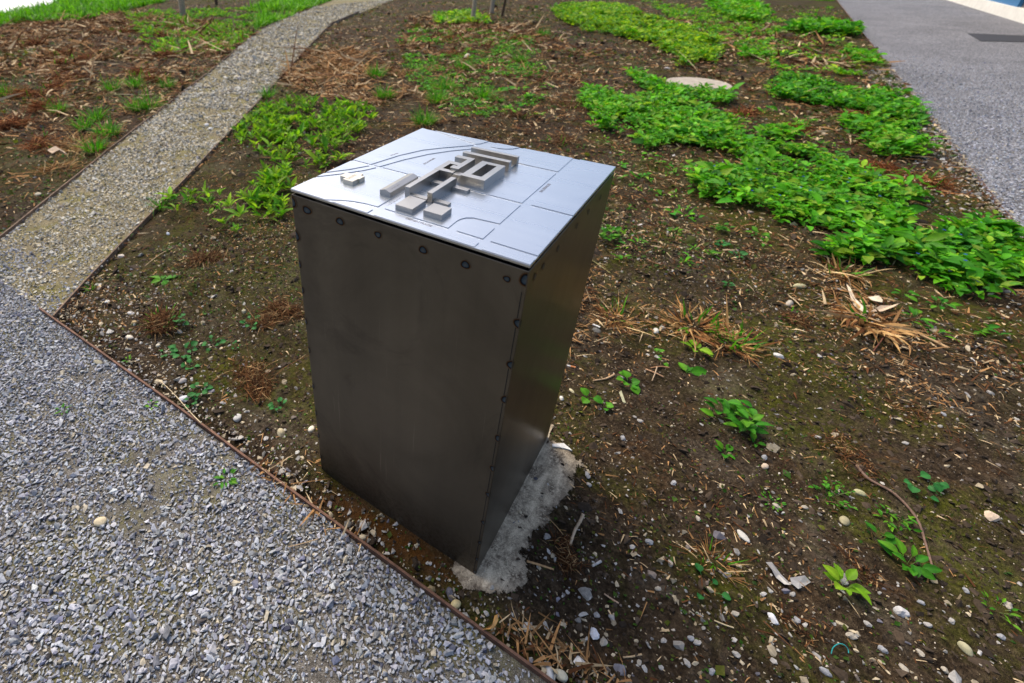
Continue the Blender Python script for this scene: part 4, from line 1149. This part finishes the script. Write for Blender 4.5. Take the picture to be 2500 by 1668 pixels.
# bed left of the path
LB = [(104, 268), (27, 312), (58, 236), (148, 135), (156, 155), (208, 144), (148, 195), (118, 220), (337, 180), (373, 200), (403, 138), (392, 88), (417, 70), (82, 110), (118, 345), (295, 82)]
for i, (p, l) in enumerate(zip(LB, ordinal_labels(LB, 'rusty-brown dead tufts beyond the narrow path'))):
    tuft(p, rng.uniform(.16, .25), rng.uniform(.07, .11), 420, int(rng.integers(0, 12)), 'crown', l, 'dead tufts in the bed beyond the path', 2.0)
tuft((185, 352), .22, .08, 420, 0, 'straw', 'sprawling red-brown straw under the brightest grass tuft', 'dead tufts in the bed beyond the path', 1.0)
tuft((140, 412), .13, .07, 160, 0, 'straw', 'shaggy dead tuft with a pale curled leaf beside the path', 'dead tufts in the bed beyond the path', 1.1)
tuft((530, 118), .20, .09, 220, 0, 'straw', 'bleached dry clump beside the upper left path edge', 'dead tufts in the bed beyond the path', 1.6)
GB = [(206, 318), (236, 292), (365, 266), (332, 268), (329, 212), (274, 222), (411, 214), (8, 236), (145, 276), (232, 368)]
for p, l in zip(GB, ordinal_labels(GB, 'bright green grass tufts beyond the narrow path')):
    tuft(p, rng.uniform(.07, .11), rng.uniform(.09, .13), 60, 90, 'grass', l, 'green grass tufts beyond the path', 1.0)
tuft((264, 330), .12, .09, 120, 150, 'grass', 'dense dark-based green grass tuft touching the left path edge', 'green grass tufts beyond the path', 1.0)
# behind the pedestal
MB_ = [(857, 172), (1260, 290), (1367, 345), (1390, 262), (1091, 96), (1106, 134), (1252, 100), (1057, 170), (995, 180), (1497, 252)]
for i, (p, l) in enumerate(zip(MB_, ordinal_labels(MB_, 'brown dead tufts behind the pedestal'))):
    far_k = 1.8 if p[1] < 150 else 1.1
    tuft(p, .14 if p[1] > 150 else .24, .06 if p[1] > 150 else .09, 380, 8, 'crown' if i not in (0, 7, 8) else 'straw', l, 'brown dead tufts behind the pedestal', far_k)
MG = [(919, 190), (1087, 220), (1179, 242), (1068, 250), (1037, 305), (1130, 172), (1270, 150), (940, 236), (1325, 88)]
for p, l in zip(MG, ordinal_labels(MG, 'green grass tufts behind the pedestal')):
    tuft(p, .13, .10, 140, 170, 'grass', l, 'green grass tufts behind the pedestal', .9)
tuft((655, 238), .07, .10, 10, 90, 'grass', 'green grass tuft growing against the path edging', 'grass tufts along the path edging', .9)
tuft((395, 505), .05, .07, 10, 45, 'grass', 'small green grass tuft at the lower path edging', 'grass tufts along the path edging', .6)
tuft((222, 708), .02, .03, 0, 22, 'grass', 'tiny green tuft near the corner of the edgings', 'grass tufts along the path edging', .35)
RB = [(1837, 285), (1933, 322), (2098, 290), (2167, 420), (2251, 445), (2040, 50)]
for p, l in zip(RB, ordinal_labels(RB, 'reddish dead clumps between the groundcover patches')):
    tuft(p, .20, .06, 400, 8, 'crown', l, 'reddish dead clumps among the groundcover', 1.6)

# broad-leaved plants: every leaf an object
def leaf_mesh(name, wid, nx_=8, fold=.16, curl=.28, tip=.8, pet=.12, tone=(.07, .2, .03)):
    V, F, C_ = [], [], []
    for i in range(nx_ + 1):
        t = i / nx_; tt = max(0, (t - pet) / (1 - pet))
        ww = .022 if t <= pet else wid * .5 * (math.sin(math.pi * tt ** .85) ** tip) + .004
        for j in range(-2, 3):
            s = j / 2
            vein = .012 * math.cos(tt * 26) * abs(s) if t > pet else 0
            V.append((t, ww * s, -curl * t * t + abs(s) * ww * fold * 2 + vein)); k = 1.0 + .25 * (j == 0) - .12 * abs(s) * (i % 2)
            C_.append(tuple(c * k for c in tone))
    for i in range(nx_):
        for j in range(4):
            a = i * 5 + j; F.append((a, a + 5, a + 6, a + 1))
    me = mesh_np(name, np.array(V), np.array(F), np.array(C_), True); me.materials.append(M['leaf']); return me
LM = {'round': [leaf_mesh('leaf', .95, tip=.55, pet=.28, curl=.35, tone=t_) for t_ in [(.050, .23, .010), (.085, .28, .012)]],
      'ovate': [leaf_mesh('leaf', .52, tone=t_) for t_ in [(.035, .19, .008), (.055, .24, .010), (.10, .29, .012)]],
      'lance': [leaf_mesh('leaf', .36, tip=1.0, tone=t_) for t_ in [(.05, .22, .008), (.12, .31, .010)]],
      'lime': [leaf_mesh('leaf', .55, tone=t_) for t_ in [(.17, .36, .012), (.24, .42, .018)]],
      'blue': [leaf_mesh('leaf', .75, tip=.6, pet=.3, tone=t_) for t_ in [(.030, .17, .035), (.045, .21, .045)]]}
def plant(p, kind, n, L, hgt, label, spread=.02, group='single leafy plants on the soil', up=(.15, .8), ang=None):
    bx, by = g2(*p); root = empty('leafy_plant', (bx, by, gz(bx, by))); tag(root, label, 'plant', group)
    for i in range(n):
        a = (i * 2.39996 + rng.uniform(-.4, .4)) if ang is None else ang[i % len(ang)] + rng.uniform(-.15, .15)
        t = (i + .5) / n
        o = bpy.data.objects.new('leaf', LM[kind][int(rng.integers(0, len(LM[kind])))]); COL.objects.link(o); o.parent = root
        r_ = spread * math.sqrt(rng.random()); aa = rng.uniform(0, 6.28) if spread > .03 else a
        o.location = (r_ * math.cos(aa), r_ * math.sin(aa), max(.004, hgt * rng.uniform(.1, 1.0)))
        o.rotation_euler = (rng.normal(0, .25), -rng.uniform(*up), a)
        s = L * rng.uniform(.7, 1.2); o.scale = (s, s, s)
    st = []
    bm = bmesh.new()
    for ch in list(root.children):
        x_, y_, z_ = ch.location
        a_ = bm.verts.new((x_ * .2 - .0008, y_ * .2, -.01)); b_ = bm.verts.new((x_ * .2 + .0008, y_ * .2, -.01)); c_ = bm.verts.new((x_, y_ + .0008, z_)); d_ = bm.verts.new((x_, y_ - .0008, z_ + .0006))
        bm.faces.new((a_, b_, c_)); bm.faces.new((a_, c_, d_)); bm.faces.new((b_, d_, c_)); bm.faces.new((a_, d_, b_))
    o = finish('stems', bm, M['stem'], root)
    return root
M['stem'] = flat_material('green_stem', (.11, .15, .04), .6)
plant((1790, 1030), 'ovate', 44, .044, .055, 'bushy dark-green leafy plant, largest in the bare soil right of the pedestal', .062)
plant((1534, 935), 'round', 7, .036, .022, 'round-leaved bright green plant right of the pedestal base', .012)
plant((1436, 978), 'round', 3, .040, .018, 'three-leaved round seedling close to the pedestal', .006)
plant((1474, 998), 'round', 4, .024, .012, 'small pale seedling just below the three-leaved one', .008)
plant((1679, 905), 'ovate', 3, .066, .012, 'seedling with two long spreading leaves below the straw tuft', .004, up=(.2, .45), ang=[2.2, .5, 1.4])
plant((1697, 856), 'lime', 7, .044, .022, 'yellow-green whorled plant in front of the straw tuft', .010)
plant((1606, 860), 'round', 4, .020, .012, 'tiny two-tiered green seedling on the mossy soil', .006)
plant((1617, 885), 'round', 2, .020, .010, 'tiny lone green seedling above the crossed sticks', .004)
plant((2048, 1440), 'lime', 10, .040, .040, 'tall yellow-green leafy shoot in the lower right', .014, up=(0, .9))
plant((2213, 1385), 'ovate', 12, .038, .026, 'green broad-leaved plant at the end of the curved twig', .022)
plant((2138, 1315), 'ovate', 4, .040, .02, 'ragged green seedling above the broad-leaved plant', .012)
plant((1772, 1104), 'ovate', 5, .034, .010, 'low green seedling just below the bushy plant', .010)
plant((1843, 1086), 'ovate', 3, .026, .010, 'three small leaves below the bushy plant on its right', .008)
plant((2262, 1200), 'blue', 9, .030, .010, 'bluish-green trailing plant near the right edge', .05)
plant((1718, 1440), 'blue', 4, .026, .008, 'three scattered bluish leaflets in the foreground soil', .028)
plant((2026, 1206), 'ovate', 40, .014, .022, 'fine chickweed-like sprig left of the curved twig', .05)
plant((1885, 1224), 'ovate', 22, .010, .008, 'low mat of tiny leaves on the mossy soil', .025)
plant((2190, 1275), 'lance', 26, .022, .012, 'thin-leaved green sprig beside the curved twig', .04)
plant((2430, 1490), 'lance', 14, .016, .008, 'faint green weed near the lower right edge', .03)
plant((398, 686), 'ovate', 6, .062, .010, 'dark green rosette of six leaves in the near left bed', .006, up=(.15, .4))
plant((432, 795), 'blue', 9, .034, .030, 'green crinkled leaves sprouting inside the dead crown', .025)
plant((452, 860), 'blue', 9, .030, .012, 'low green seedling below the leafy dead crown', .03)
plant((408, 864), 'blue', 6, .026, .010, 'greyish seedling left of the low green one', .016)
plant((518, 842), 'blue', 10, .024, .010, 'greyish-green creeping seedling in the middle of the left bed', .03)
plant((612, 795), 'blue', 8, .030, .012, 'pale bluish weed between two dead crowns', .03)
plant((576, 845), 'blue', 5, .016, .008, 'very small weed between the creeping seedling and the pedestal', .012)
plant((678, 990), 'blue', 8, .022, .014, 'green seedling close to the lower left of the pedestal', .016)
plant((488, 955), 'blue', 8, .026, .012, 'seedling among the stones above the rusty edging', .02)
plant((465, 900), 'blue', 6, .022, .008, 'flat seedling on the soil left of the lowest dead crown', .016)
plant((470, 985), 'blue', 6, .018, .010, 'seedling wedged between stones by the edging', .012)
plant((313, 882), 'lance', 8, .016, .008, 'tiny green weed just inside the rusty edging', .01)
plant((551, 1172), 'lance', 18, .022, .008, 'green weed growing out of the grey gravel', .020, up=(.1, .6))
plant((154, 1004), 'lance', 10, .018, .008, 'small green weed in the gravel at the left', .014)
plant((372, 990), 'lance', 9, .016, .008, 'mossy sprig in the gravel near the edging', .012)
plant((1487, 590), 'ovate', 30, .040, .06, 'leafy green clump just behind the right edge of the pedestal', .06)
plant((1643, 572), 'lance', 12, .032, .02, 'light green seedling behind the right face of the pedestal', .025)
plant((1757, 566), 'ovate', 14, .040, .03, 'rounded green seedling below the groundcover band', .035)
plant((1850, 575), 'ovate', 10, .042, .025, 'green seedling touching the groundcover band', .03)
plant((1762, 600), 'blue', 9, .034, .015, 'bluish rosette between two light green seedlings', .015)
plant((1800, 624), 'blue', 6, .030, .012, 'small bluish rosette right of the light green seedlings', .012)
plant((1735, 628), 'lance', 10, .034, .02, 'star-shaped light green seedling', .012)
plant((1686, 618), 'lance', 10, .030, .02, 'light green seedling left of the star-shaped one', .016)
plant((1664, 645), 'lance', 7, .022, .012, 'small green seedling nearest the pedestal in its row', .01)
plant((1772, 702), 'blue', 8, .022, .014, 'lone seedling on the open mossy soil', .012)
plant((2205, 722), 'ovate', 6, .040, .03, 'seedling beside the bleached husks', .02)
plant((2232, 782), 'lance', 7, .050, .025, 'narrow-leaved shoot rising through the husks', .015)
plant((2275, 815), 'lance', 8, .046, .02, 'narrow-leaved shoots at the lower end of the husks', .03)
plant((2292, 750), 'ovate', 9, .036, .03, 'seedling right of the bleached husks', .03)
plant((2405, 815), 'ovate', 10, .040, .025, 'loose green seedling near the right edge of the photo', .04)
plant((2075, 640), 'ovate', 9, .050, .05, 'bright leaves rising over the red-brown tuft', .03)

# distinct stones
def pebble(p, L, col, label, ratio=(.75, .6), seed=0, ang=None, name='pebble', group=None, angular=False):
    r = np.random.default_rng(seed + 500)
    bx, by = g2(*p)
    bm = bmesh.new(); bmesh.ops.create_icosphere(bm, subdivisions=2 if angular else 3, radius=.5)
    k1 = r.uniform(-3, 3, 6)
    for v in bm.verts:
        c = v.co
        s = 1 + .10 * math.sin(c.x * 5 + k1[0]) * math.cos(c.y * 4 + k1[1]) + .06 * math.sin(c.z * 9 + k1[2] + c.x * 3)
        if angular: s *= 1 + .16 * math.floor(2.2 * math.sin(c.x * 7 + k1[3]) * math.cos(c.y * 6 + k1[4] + c.z * 5)) / 2 + r.uniform(-.05, .05)
        v.co = Vector((c.x * s * L, c.y * s * L * ratio[0], c.z * s * L * ratio[1]))
    o = finish(name, bm, flat_material('pebble', col, .75, 0, .3, .22, 55, .25), None, 0, not angular)
    o.location = (bx, by, (gz(bx, by) if by > YE else 0) + L * ratio[1] * .16); o.rotation_euler = (r.normal(0, .15), r.normal(0, .15), r.uniform(0, 3.1) if ang is None else ang)
    return tag(o, label, 'stone', group)
CRM, GRY, WHT, BLU, OLV = (.50, .42, .28), (.34, .33, .31), (.66, .63, .60), (.34, .37, .44), (.24, .21, .11)
pebble((246, 1276), .034, CRM, 'lone cream pebble lying on the grey gravel', seed=1)
pebble((318, 828), .036, (.62, .55, .45), 'large cream oblong stone in the left bed near the edging', (.55, .5), 2, .3)
pebble((322, 772), .036, (.52, .50, .48), 'pale grey oblong stone beside the leafy dead crown', (.45, .45), 3, .2)
pebble((580, 1022), .032, (.42, .41, .39), 'smooth grey egg-shaped pebble by the edging', (.8, .7), 4)
pebble((686, 1057), .032, (.36, .31, .20), 'tan rounded stone near the lower left of the pedestal', (.8, .7), 5)
pebble((760, 1050), .024, (.58, .54, .44), 'cream pebble touching the left edge of the pedestal', (.8, .8), 6)
pebble((449, 975), .034, (.46, .47, .50), 'angular grey stone above the rusty edging', (.75, .6), 7, None, 'stone', None, True)
pebble((447, 933), .028, (.36, .33, .31), 'grey-brown pebble above the angular grey stone', (.7, .6), 8)
pebble((240, 886), .045, (.24, .22, .16), 'flat olive-grey stone lying on the gravel at the edging', (.42, .3), 9, .2)
pebble((385, 843), .018, (.58, .52, .40), 'small round cream pebble below the leafy dead crown', (.9, .8), 10)
pebble((596, 762), .022, (.40, .37, .26), 'buff round pebble between the dead crowns', (.85, .8), 11)
pebble((330, 795), .030, (.42, .30, .15), 'orange-tan stone under the pale oblong stone', (.6, .5), 12, .4)
pebble((264, 742), .024, (.55, .54, .51), 'pale pebble inside the corner of the edgings', (.7, .6), 13)
pebble((296, 626), .034, (.48, .42, .36), 'pinkish broken stone against the path edging', (.8, .5), 14, None, 'stone', None, True)
pebble((541, 614), .034, (.36, .27, .15), 'tan stone behind the farthest dead crown', (.6, .6), 15)
pebble((410, 570), .024, (.40, .44, .50), 'blue-grey oval pebble near the path edging', (.7, .5), 16)
pebble((505, 307), .050, (.50, .50, .50), 'left one of two pale pebbles on the narrow path', (.8, .5), 17)
pebble((515, 316), .050, (.52, .52, .50), 'right one of two pale pebbles on the narrow path', (.8, .5), 18)
pebble((94, 478), .042, (.40, .35, .26), 'buff pebble near the lower end of the narrow path', (.8, .5), 19)
pebble((1601, 808), .032, (.62, .58, .50), 'white egg-shaped pebble below the straw tuft', (.7, .6), 20)
pebble((1617, 801), .028, (.36, .35, .31), 'grey pebble half hidden behind the white egg-shaped one', (.7, .5), 21)
pebble((1928, 741), .044, (.38, .34, .28), 'grey-brown pebble resting on the small dead tuft', (.6, .6), 22)
pebble((1951, 700), .06, (.38, .35, .20), 'olive oblong stone right of the mossy soil', (.45, .4), 23, .6)
pebble((1898, 870), .034, (.50, .49, .47), 'white angular stone on the bare soil', (.6, .5), 24, None, 'stone', None, True)
pebble((1396, 953), .022, (.60, .54, .34), 'cream oval pebble beside the pedestal', (.55, .5), 25)
pebble((1370, 975), .020, (.58, .56, .52), 'pale round pebble against the base of the pedestal', (.7, .6), 26)
pebble((1868, 1138), .026, (.46, .37, .28), 'brown egg-shaped pebble left of the fine sprig', (.65, .6), 27)
pebble((2103, 1200), .034, (.36, .34, .19), 'olive egg-shaped pebble under the curved twig', (.6, .55), 28)
pebble((2063, 1270), .030, (.28, .25, .15), 'dark olive pebble below the fine sprig', (.75, .5), 29)
pebble((2420, 1264), .036, (.50, .39, .29), 'square pinkish-brown stone near the right edge', (.85, .7), 30, None, 'stone', None, True)
pebble((1814, 1308), .034, (.48, .46, .42), 'flat grey stone above the plastic scrap', (.5, .3), 31, -.6)
pebble((2352, 1588), .030, (.34, .32, .20), 'olive pebble in the lower right corner', (.6, .55), 32)
pebble((1342, 1648), .036, (.40, .41, .42), 'smooth grey oval pebble lying on the edging in the foreground', (.45, .45), 33, -.9)
pebble((1370, 1650), .030, (.36, .35, .28), 'grey-tan pebble beside the smooth oval one', (.7, .6), 34)
pebble((885, 1315), .020, (.40, .34, .24), 'small tan pebble between the edging and the pedestal', (.85, .8), 35)
pebble((1053, 1440), .024, (.22, .17, .09), 'brown muddy stone beside the snail-shaped lump', (.7, .6), 36, None, 'stone', None, True)
pebble((2195, 1500), .030, (.42, .41, .41), 'largest pale angular stone at the lower right', (.8, .7), 37, None, 'stone', None, True)
pebble((1885, 1511), .028, (.56, .57, .60), 'pale wedge-shaped stone in the foreground soil', (.6, .5), 38, None, 'stone', None, True)
pebble((1414, 1615), .024, (.64, .63, .62), 'white speckled stone near the bottom edge', (.9, .7), 39, None, 'stone', None, True)
pebble((1452, 1545), .026, (.56, .57, .60), 'pale blue-grey stone in the foreground right of the footing', (.8, .6), 40, None, 'stone', None, True)
pebble((1628, 168), .09, (.60, .57, .54), 'white oblong stone behind the manhole cover', (.4, .35), 41, .7)
pebble((1140, 140), .11, (.50, .46, .34), 'cream pebble in the bed behind the pedestal', (.8, .7), 42)
# a further set of pale stones nobody could tell apart
SP = [(1440, 1160), (1433, 1180), (1520, 1072), (1566, 1033), (1640, 1180), (1700, 1262), (1600, 1440), (1640, 1385), (1500, 1500), (1480, 1560), (1560, 1610), (1620, 1560), (1668, 1630), (1700, 1575), (1730, 1640), (1790, 1500), (1800, 1600), (1930, 1450), (1950, 1520), (2010, 1640), (2080, 1560), (2110, 1530), (2150, 1590), (2240, 1480), (2260, 1530), (2320, 1520), (2350, 1440), (2400, 1600), (2440, 1560), (2460, 1480), (2300, 1640), (2200, 1640), (2240, 1600), (1690, 1560), (1580, 1330), (1900, 1230), (1960, 1240), (2210, 1080), (2300, 1010), (2420, 960), (1860, 1120), (1996, 1060)]
SP.sort()
SL = ordinal_labels(SP[:21], 'small pale stones on soil near the footing') + ordinal_labels(SP[21:], 'small pale stones at the lower right')
for i, p in enumerate(SP):
    pebble((p[0] + rng.uniform(-6, 6), p[1] + rng.uniform(-6, 6)), float(rng.uniform(.014, .023)), [(.31, .295, .275), (.26, .265, .28), (.34, .305, .25)][i % 3], SL[i], (.7, .55), 100 + i, None, 'pale_stone', 'pale stones on the dark soil', True)

# sticks, stalks, scraps
def rod(name, pts, r0, r1, col, label, cat, z0=.004, zs=None, group=None, closed=False):
    P = [Vector((*g2(*p), 0)) for p in pts]
    for i, q in enumerate(P): q.z = gz(q.x, q.y) + z0 + (zs[i] if zs else 0)
    # Catmull-Rom
    Q = []
    for i in range(len(P) - 1):
        a, b, c, d = P[max(0, i - 1)], P[i], P[i + 1], P[min(len(P) - 1, i + 2)]
        for k in range(6):
            t = k / 6; Q.append(.5 * ((2 * b) + (c - a) * t + (2 * a - 5 * b + 4 * c - d) * t * t + (3 * b - a - 3 * c + d) * t ** 3))
    Q.append(P[-1])
    bm = bmesh.new(); prev = None
    for i, q in enumerate(Q):
        d = (Q[min(i + 1, len(Q) - 1)] - Q[max(i - 1, 0)]).normalized(); u = d.cross(Vector((0, 0, 1))).normalized(); v = u.cross(d)
        rad = (r0 + (r1 - r0) * i / (len(Q) - 1)) * (1 + .12 * math.sin(i * 2.7))
        ring = [bm.verts.new(q + (u * math.cos(a) + v * math.sin(a)) * rad) for a in [math.pi * k / 3 for k in range(6)]]
        if prev:
            for k in range(6): bm.faces.new((prev[k], prev[(k + 1) % 6], ring[(k + 1) % 6], ring[k]))
        else: bm.faces.new(ring[::-1])
        prev = ring
    bm.faces.new(prev)
    o = finish(name, bm, flat_material(name, col, .7, 0, .3, .3, 80, .2), None, 0, True)
    return tag(o, label, cat, group)
rod('curved_twig', [(2088, 1140), (2118, 1172), (2180, 1212), (2235, 1268), (2262, 1330), (2280, 1405)], .0042, .0026, (.14, .085, .06), 'long curved brown twig lying in the right bed', 'twig', .006)
rod('dry_stalk', [(2115, 785), (2180, 808), (2250, 828), (2310, 858)], .0030, .0055, (.40, .26, .13), 'long tan stalk below the bleached husks', 'stalk', .012)
rod('dry_stalk', [(1975, 760), (2040, 765), (2110, 778)], .002, .003, (.30, .19, .10), 'thin brown stalk reaching left from the husks', 'stalk', .012)
rod('red_twig', [(2132, 858), (2155, 828), (2178, 798)], .0018, .0015, (.16, .055, .035), 'short reddish twig crossing below the tan stalk', 'twig', .012)
rod('wood_splinter', [(1577, 900), (1600, 912), (1620, 922)], .0030, .0022, (.36, .21, .12), 'brown splinter, longer of the two crossed sticks', 'stick', .006)
rod('wood_splinter', [(1604, 897), (1598, 915), (1592, 929)], .0022, .0016, (.36, .26, .17), 'pale splinter, shorter of the two crossed sticks', 'stick', .009)
rod('wood_splinter', [(1590, 895), (1612, 895), (1634, 897)], .0018, .0028, (.34, .18, .09), 'thin brown splinter above the crossed sticks', 'stick', .004)
rod('dry_stalk', [(1448, 930), (1480, 920), (1502, 908)], .0022, .004, (.40, .27, .16), 'curled tan stalk beside the pedestal base', 'stalk', .006)
rod('dry_stalk', [(1480, 803), (1505, 798), (1530, 800)], .0026, .0026, (.30, .22, .13), 'short brown stalk below the flattened straw tuft', 'stalk', .004)
rod('dry_stalk', [(1440, 640), (1462, 650), (1490, 668)], .002, .002, (.30, .26, .10), 'greenish dry stalk near the rear of the right face', 'stalk', .005)
rod('dry_stalk', [(1577, 640), (1595, 650), (1612, 656)], .0026, .0026, (.30, .16, .08), 'reddish stalk behind the right face', 'stalk', .005)
rod('dry_stalk', [(1476, 1448), (1495, 1460), (1512, 1470)], .0020, .0022, (.40, .27, .18), 'pale stalk on the soil in front of the footing', 'stalk', .005)
rod('dry_stalk', [(1672, 1323), (1685, 1340), (1698, 1352)], .0016, .0018, (.52, .40, .26), 'cream stalk left of the small dark tuft', 'stalk', .004)
rod('dry_stalk', [(1740, 1520), (1765, 1530), (1788, 1537)], .0016, .0016, (.56, .44, .26), 'straw stalk in the foreground soil', 'stalk', .004)
rod('dry_stalk', [(1522, 1604), (1545, 1602), (1566, 1599)], .0018, .0024, (.36, .26, .15), 'short tan stalk near the bottom edge', 'stalk', .004)
rod('dry_stalk', [(392, 938), (430, 975), (470, 1020), (495, 1045)], .0012, .0016, (.55, .44, .27), 'long straw lying across the edging at the left', 'stalk', .022)
rod('dry_stalk', [(705, 1340), (745, 1330), (778, 1320)], .0016, .0016, (.34, .24, .14), 'straw lying on the grey gravel', 'stalk', .008)
rod('dry_stalk', [(355, 655), (390, 632), (425, 607)], .0020, .0014, (.40, .28, .16), 'thin dry stem behind the green rosette', 'stalk', .008)
rod('dry_stalk', [(1392, 1330), (1402, 1300), (1412, 1285), (1418, 1272)], .0034, .0044, (.46, .35, .24), 'bleached upright stalk in the dark rotted tuft', 'stalk', .006, [0, .012, .02, .03])
rod('dry_stalk', [(1285, 1374), (1320, 1382), (1352, 1390)], .0030, .0024, (.40, .24, .11), 'tan stalk at the foot of the dark rotted tuft', 'stalk', .008)
rod('dry_stalk', [(1446, 1383), (1462, 1372), (1468, 1368)], .0030, .0034, (.44, .42, .40), 'grey hollow stalk right of the dark rotted tuft', 'stalk', .008)
# teal loop
tl = [(2026, 1600), (2027, 1588), (2038, 1582), (2052, 1586), (2062, 1594), (2065, 1601)]
rod('teal_cord', tl, .0009, .0009, (.02, .32, .33), 'thin teal plastic loop on the soil', 'cord', .006, [0, .008, .012, .012, .006, 0])
# cigarette butts
for k, (a, b, l) in enumerate([((1384, 891), (1406, 896), 'cigarette butt with orange filter beside the pedestal'), ((1450, 793), (1462, 798), 'white cigarette butt near the flattened straw'), ((1696, 647), (1711, 648), 'orange cigarette filter on the mossy soil'), ((1520, 628), (1535, 633), 'orange-white cigarette butt behind the pedestal')]):
    pa = Vector((*g2(*a), 0)); pb = Vector((*g2(*b), 0)); d = (pb - pa).normalized()
    mid = (pa + pb) / 2; L = .030
    root = empty('cigarette_butt', (mid.x, mid.y, gz(mid.x, mid.y) + .004)); tag(root, l, 'cigarette butt', 'cigarette butts'); root.rotation_euler = (0, 0, math.atan2(d.y, d.x))
    def cyl(name, x0, x1, col):
        bm = bmesh.new(); A = [bm.verts.new((x0, .0038 * math.cos(t), .0038 * math.sin(t))) for t in np.linspace(0, 2 * math.pi, 11)[:-1]]; B = [bm.verts.new((x1, .0036 * math.cos(t), .0034 * math.sin(t))) for t in np.linspace(0, 2 * math.pi, 11)[:-1]]
        for i in range(10): bm.faces.new((A[i], A[(i + 1) % 10], B[(i + 1) % 10], B[i]))
        bm.faces.new(A[::-1]); bm.faces.new(B)
        finish(name, bm, flat_material('paper', col, .8, 0, .2, .15, 90), root)
    if k != 2: cyl('paper_tube', -L / 2, -.003, (.66, .64, .62))
    cyl('filter', -.0029 if k != 2 else -.011, L / 2, (.50, .20, .08) if k != 1 else (.7, .68, .64))
# plastic scrap, curled leaf, white chip, lump
def scrap(name, outline, z0, th, col, label, cat, lift=0.0, rough=.5, sub=0):
    pts = [g2(*p) for p in outline]; bm = bmesh.new()
    cx_ = sum(p[0] for p in pts) / len(pts); cy_ = sum(p[1] for p in pts) / len(pts)
    zc = gz(cx_, cy_) + z0
    top = [bm.verts.new((x_, y_, zc + lift * (math.sin(i * 1.9) * .5 + .5))) for i, (x_, y_) in enumerate(pts)]; bot = [bm.verts.new((v.co.x, v.co.y, v.co.z - th)) for v in top]
    c1 = bm.verts.new((cx_, cy_, zc + lift * .3)); c0 = bm.verts.new((cx_, cy_, zc + lift * .3 - th)); n = len(top)
    for i in range(n):
        j = (i + 1) % n
        bm.faces.new((top[i], top[j], c1)); bm.faces.new((bot[j], bot[i], c0)); bm.faces.new((bot[i], bot[j], top[j], top[i]))
    o = finish(name, bm, flat_material(name, col, rough, 0, .5, .25, 40, .2)); return tag(o, label, cat)
scrap('plastic_scrap', [(1867, 1376), (1880, 1378), (1905, 1405), (1922, 1422), (1925, 1434), (1912, 1430), (1893, 1412), (1880, 1395)], .006, .0006, (.27, .26, .25), 'narrow translucent plastic shred in the lower right soil', 'scrap', .008, .3)
scrap('plastic_scrap', [(1926, 1414), (1960, 1411), (1978, 1423), (1958, 1436), (1944, 1444), (1930, 1428)], .006, .0006, (.30, .29, .28), 'wider translucent plastic flap beside the narrow shred', 'scrap', .010, .3)
scrap('plaster_chip', [(1347, 1088), (1375, 1087), (1390, 1098), (1396, 1104), (1385, 1101), (1362, 1095), (1348, 1093)], .006, .004, (.66, .64, .60), 'white plaster chip at the top of the footing', 'chip', .003, .8)
scrap('curled_leaf', [(1176, 1546), (1192, 1540), (1205, 1528), (1206, 1510), (1213, 1512), (1214, 1524), (1206, 1538), (1194, 1548)], .012, .0008, (.46, .25, .08), 'curled orange-brown dead leaf on the foreground edging', 'leaf', .014, .6)
scrap('dead_leaf', [(128, 402), (150, 398), (168, 402), (176, 410), (160, 408), (140, 410)], .10, .002, (.36, .26, .17), 'pale curled dead leaf arching over the shaggy tuft', 'leaf', .04, .7)
scrap('bleached_husk', [(2062, 700), (2070, 712), (2085, 735), (2110, 760), (2114, 772), (2100, 768), (2082, 750), (2068, 725)], .02, .002, (.58, .48, .36), 'long bleached husk lying across the tuft', 'husk', .012, .7)
scrap('bleached_husk', [(2118, 772), (2140, 760), (2170, 756), (2190, 750), (2172, 764), (2145, 772)], .02, .002, (.50, .37, .25), 'brown-edged husk pointing right from the tuft', 'husk', .012, .7)
scrap('bleached_husk', [(2115, 732), (2140, 730), (2152, 738), (2150, 744), (2125, 742)], .02, .002, (.62, .53, .38), 'short pale husk behind the long one', 'husk', .008, .7)
scrap('strap_leaf', [(1511, 960), (1516, 955), (1524, 975), (1528, 985), (1520, 984)], .004, .0008, (.34, .33, .20), 'flat grey-green dead leaf strip on the soil', 'leaf', .003, .7)
def lump(p, L, col, label):
    o = pebble(p, L, col, label, (.7, .75), 77, 1.1, 'muddy_lump'); o['category'] = 'lump'
lump((1112, 1478), .026, (.46, .38, .20), 'ochre pitted lump by the foreground edging')
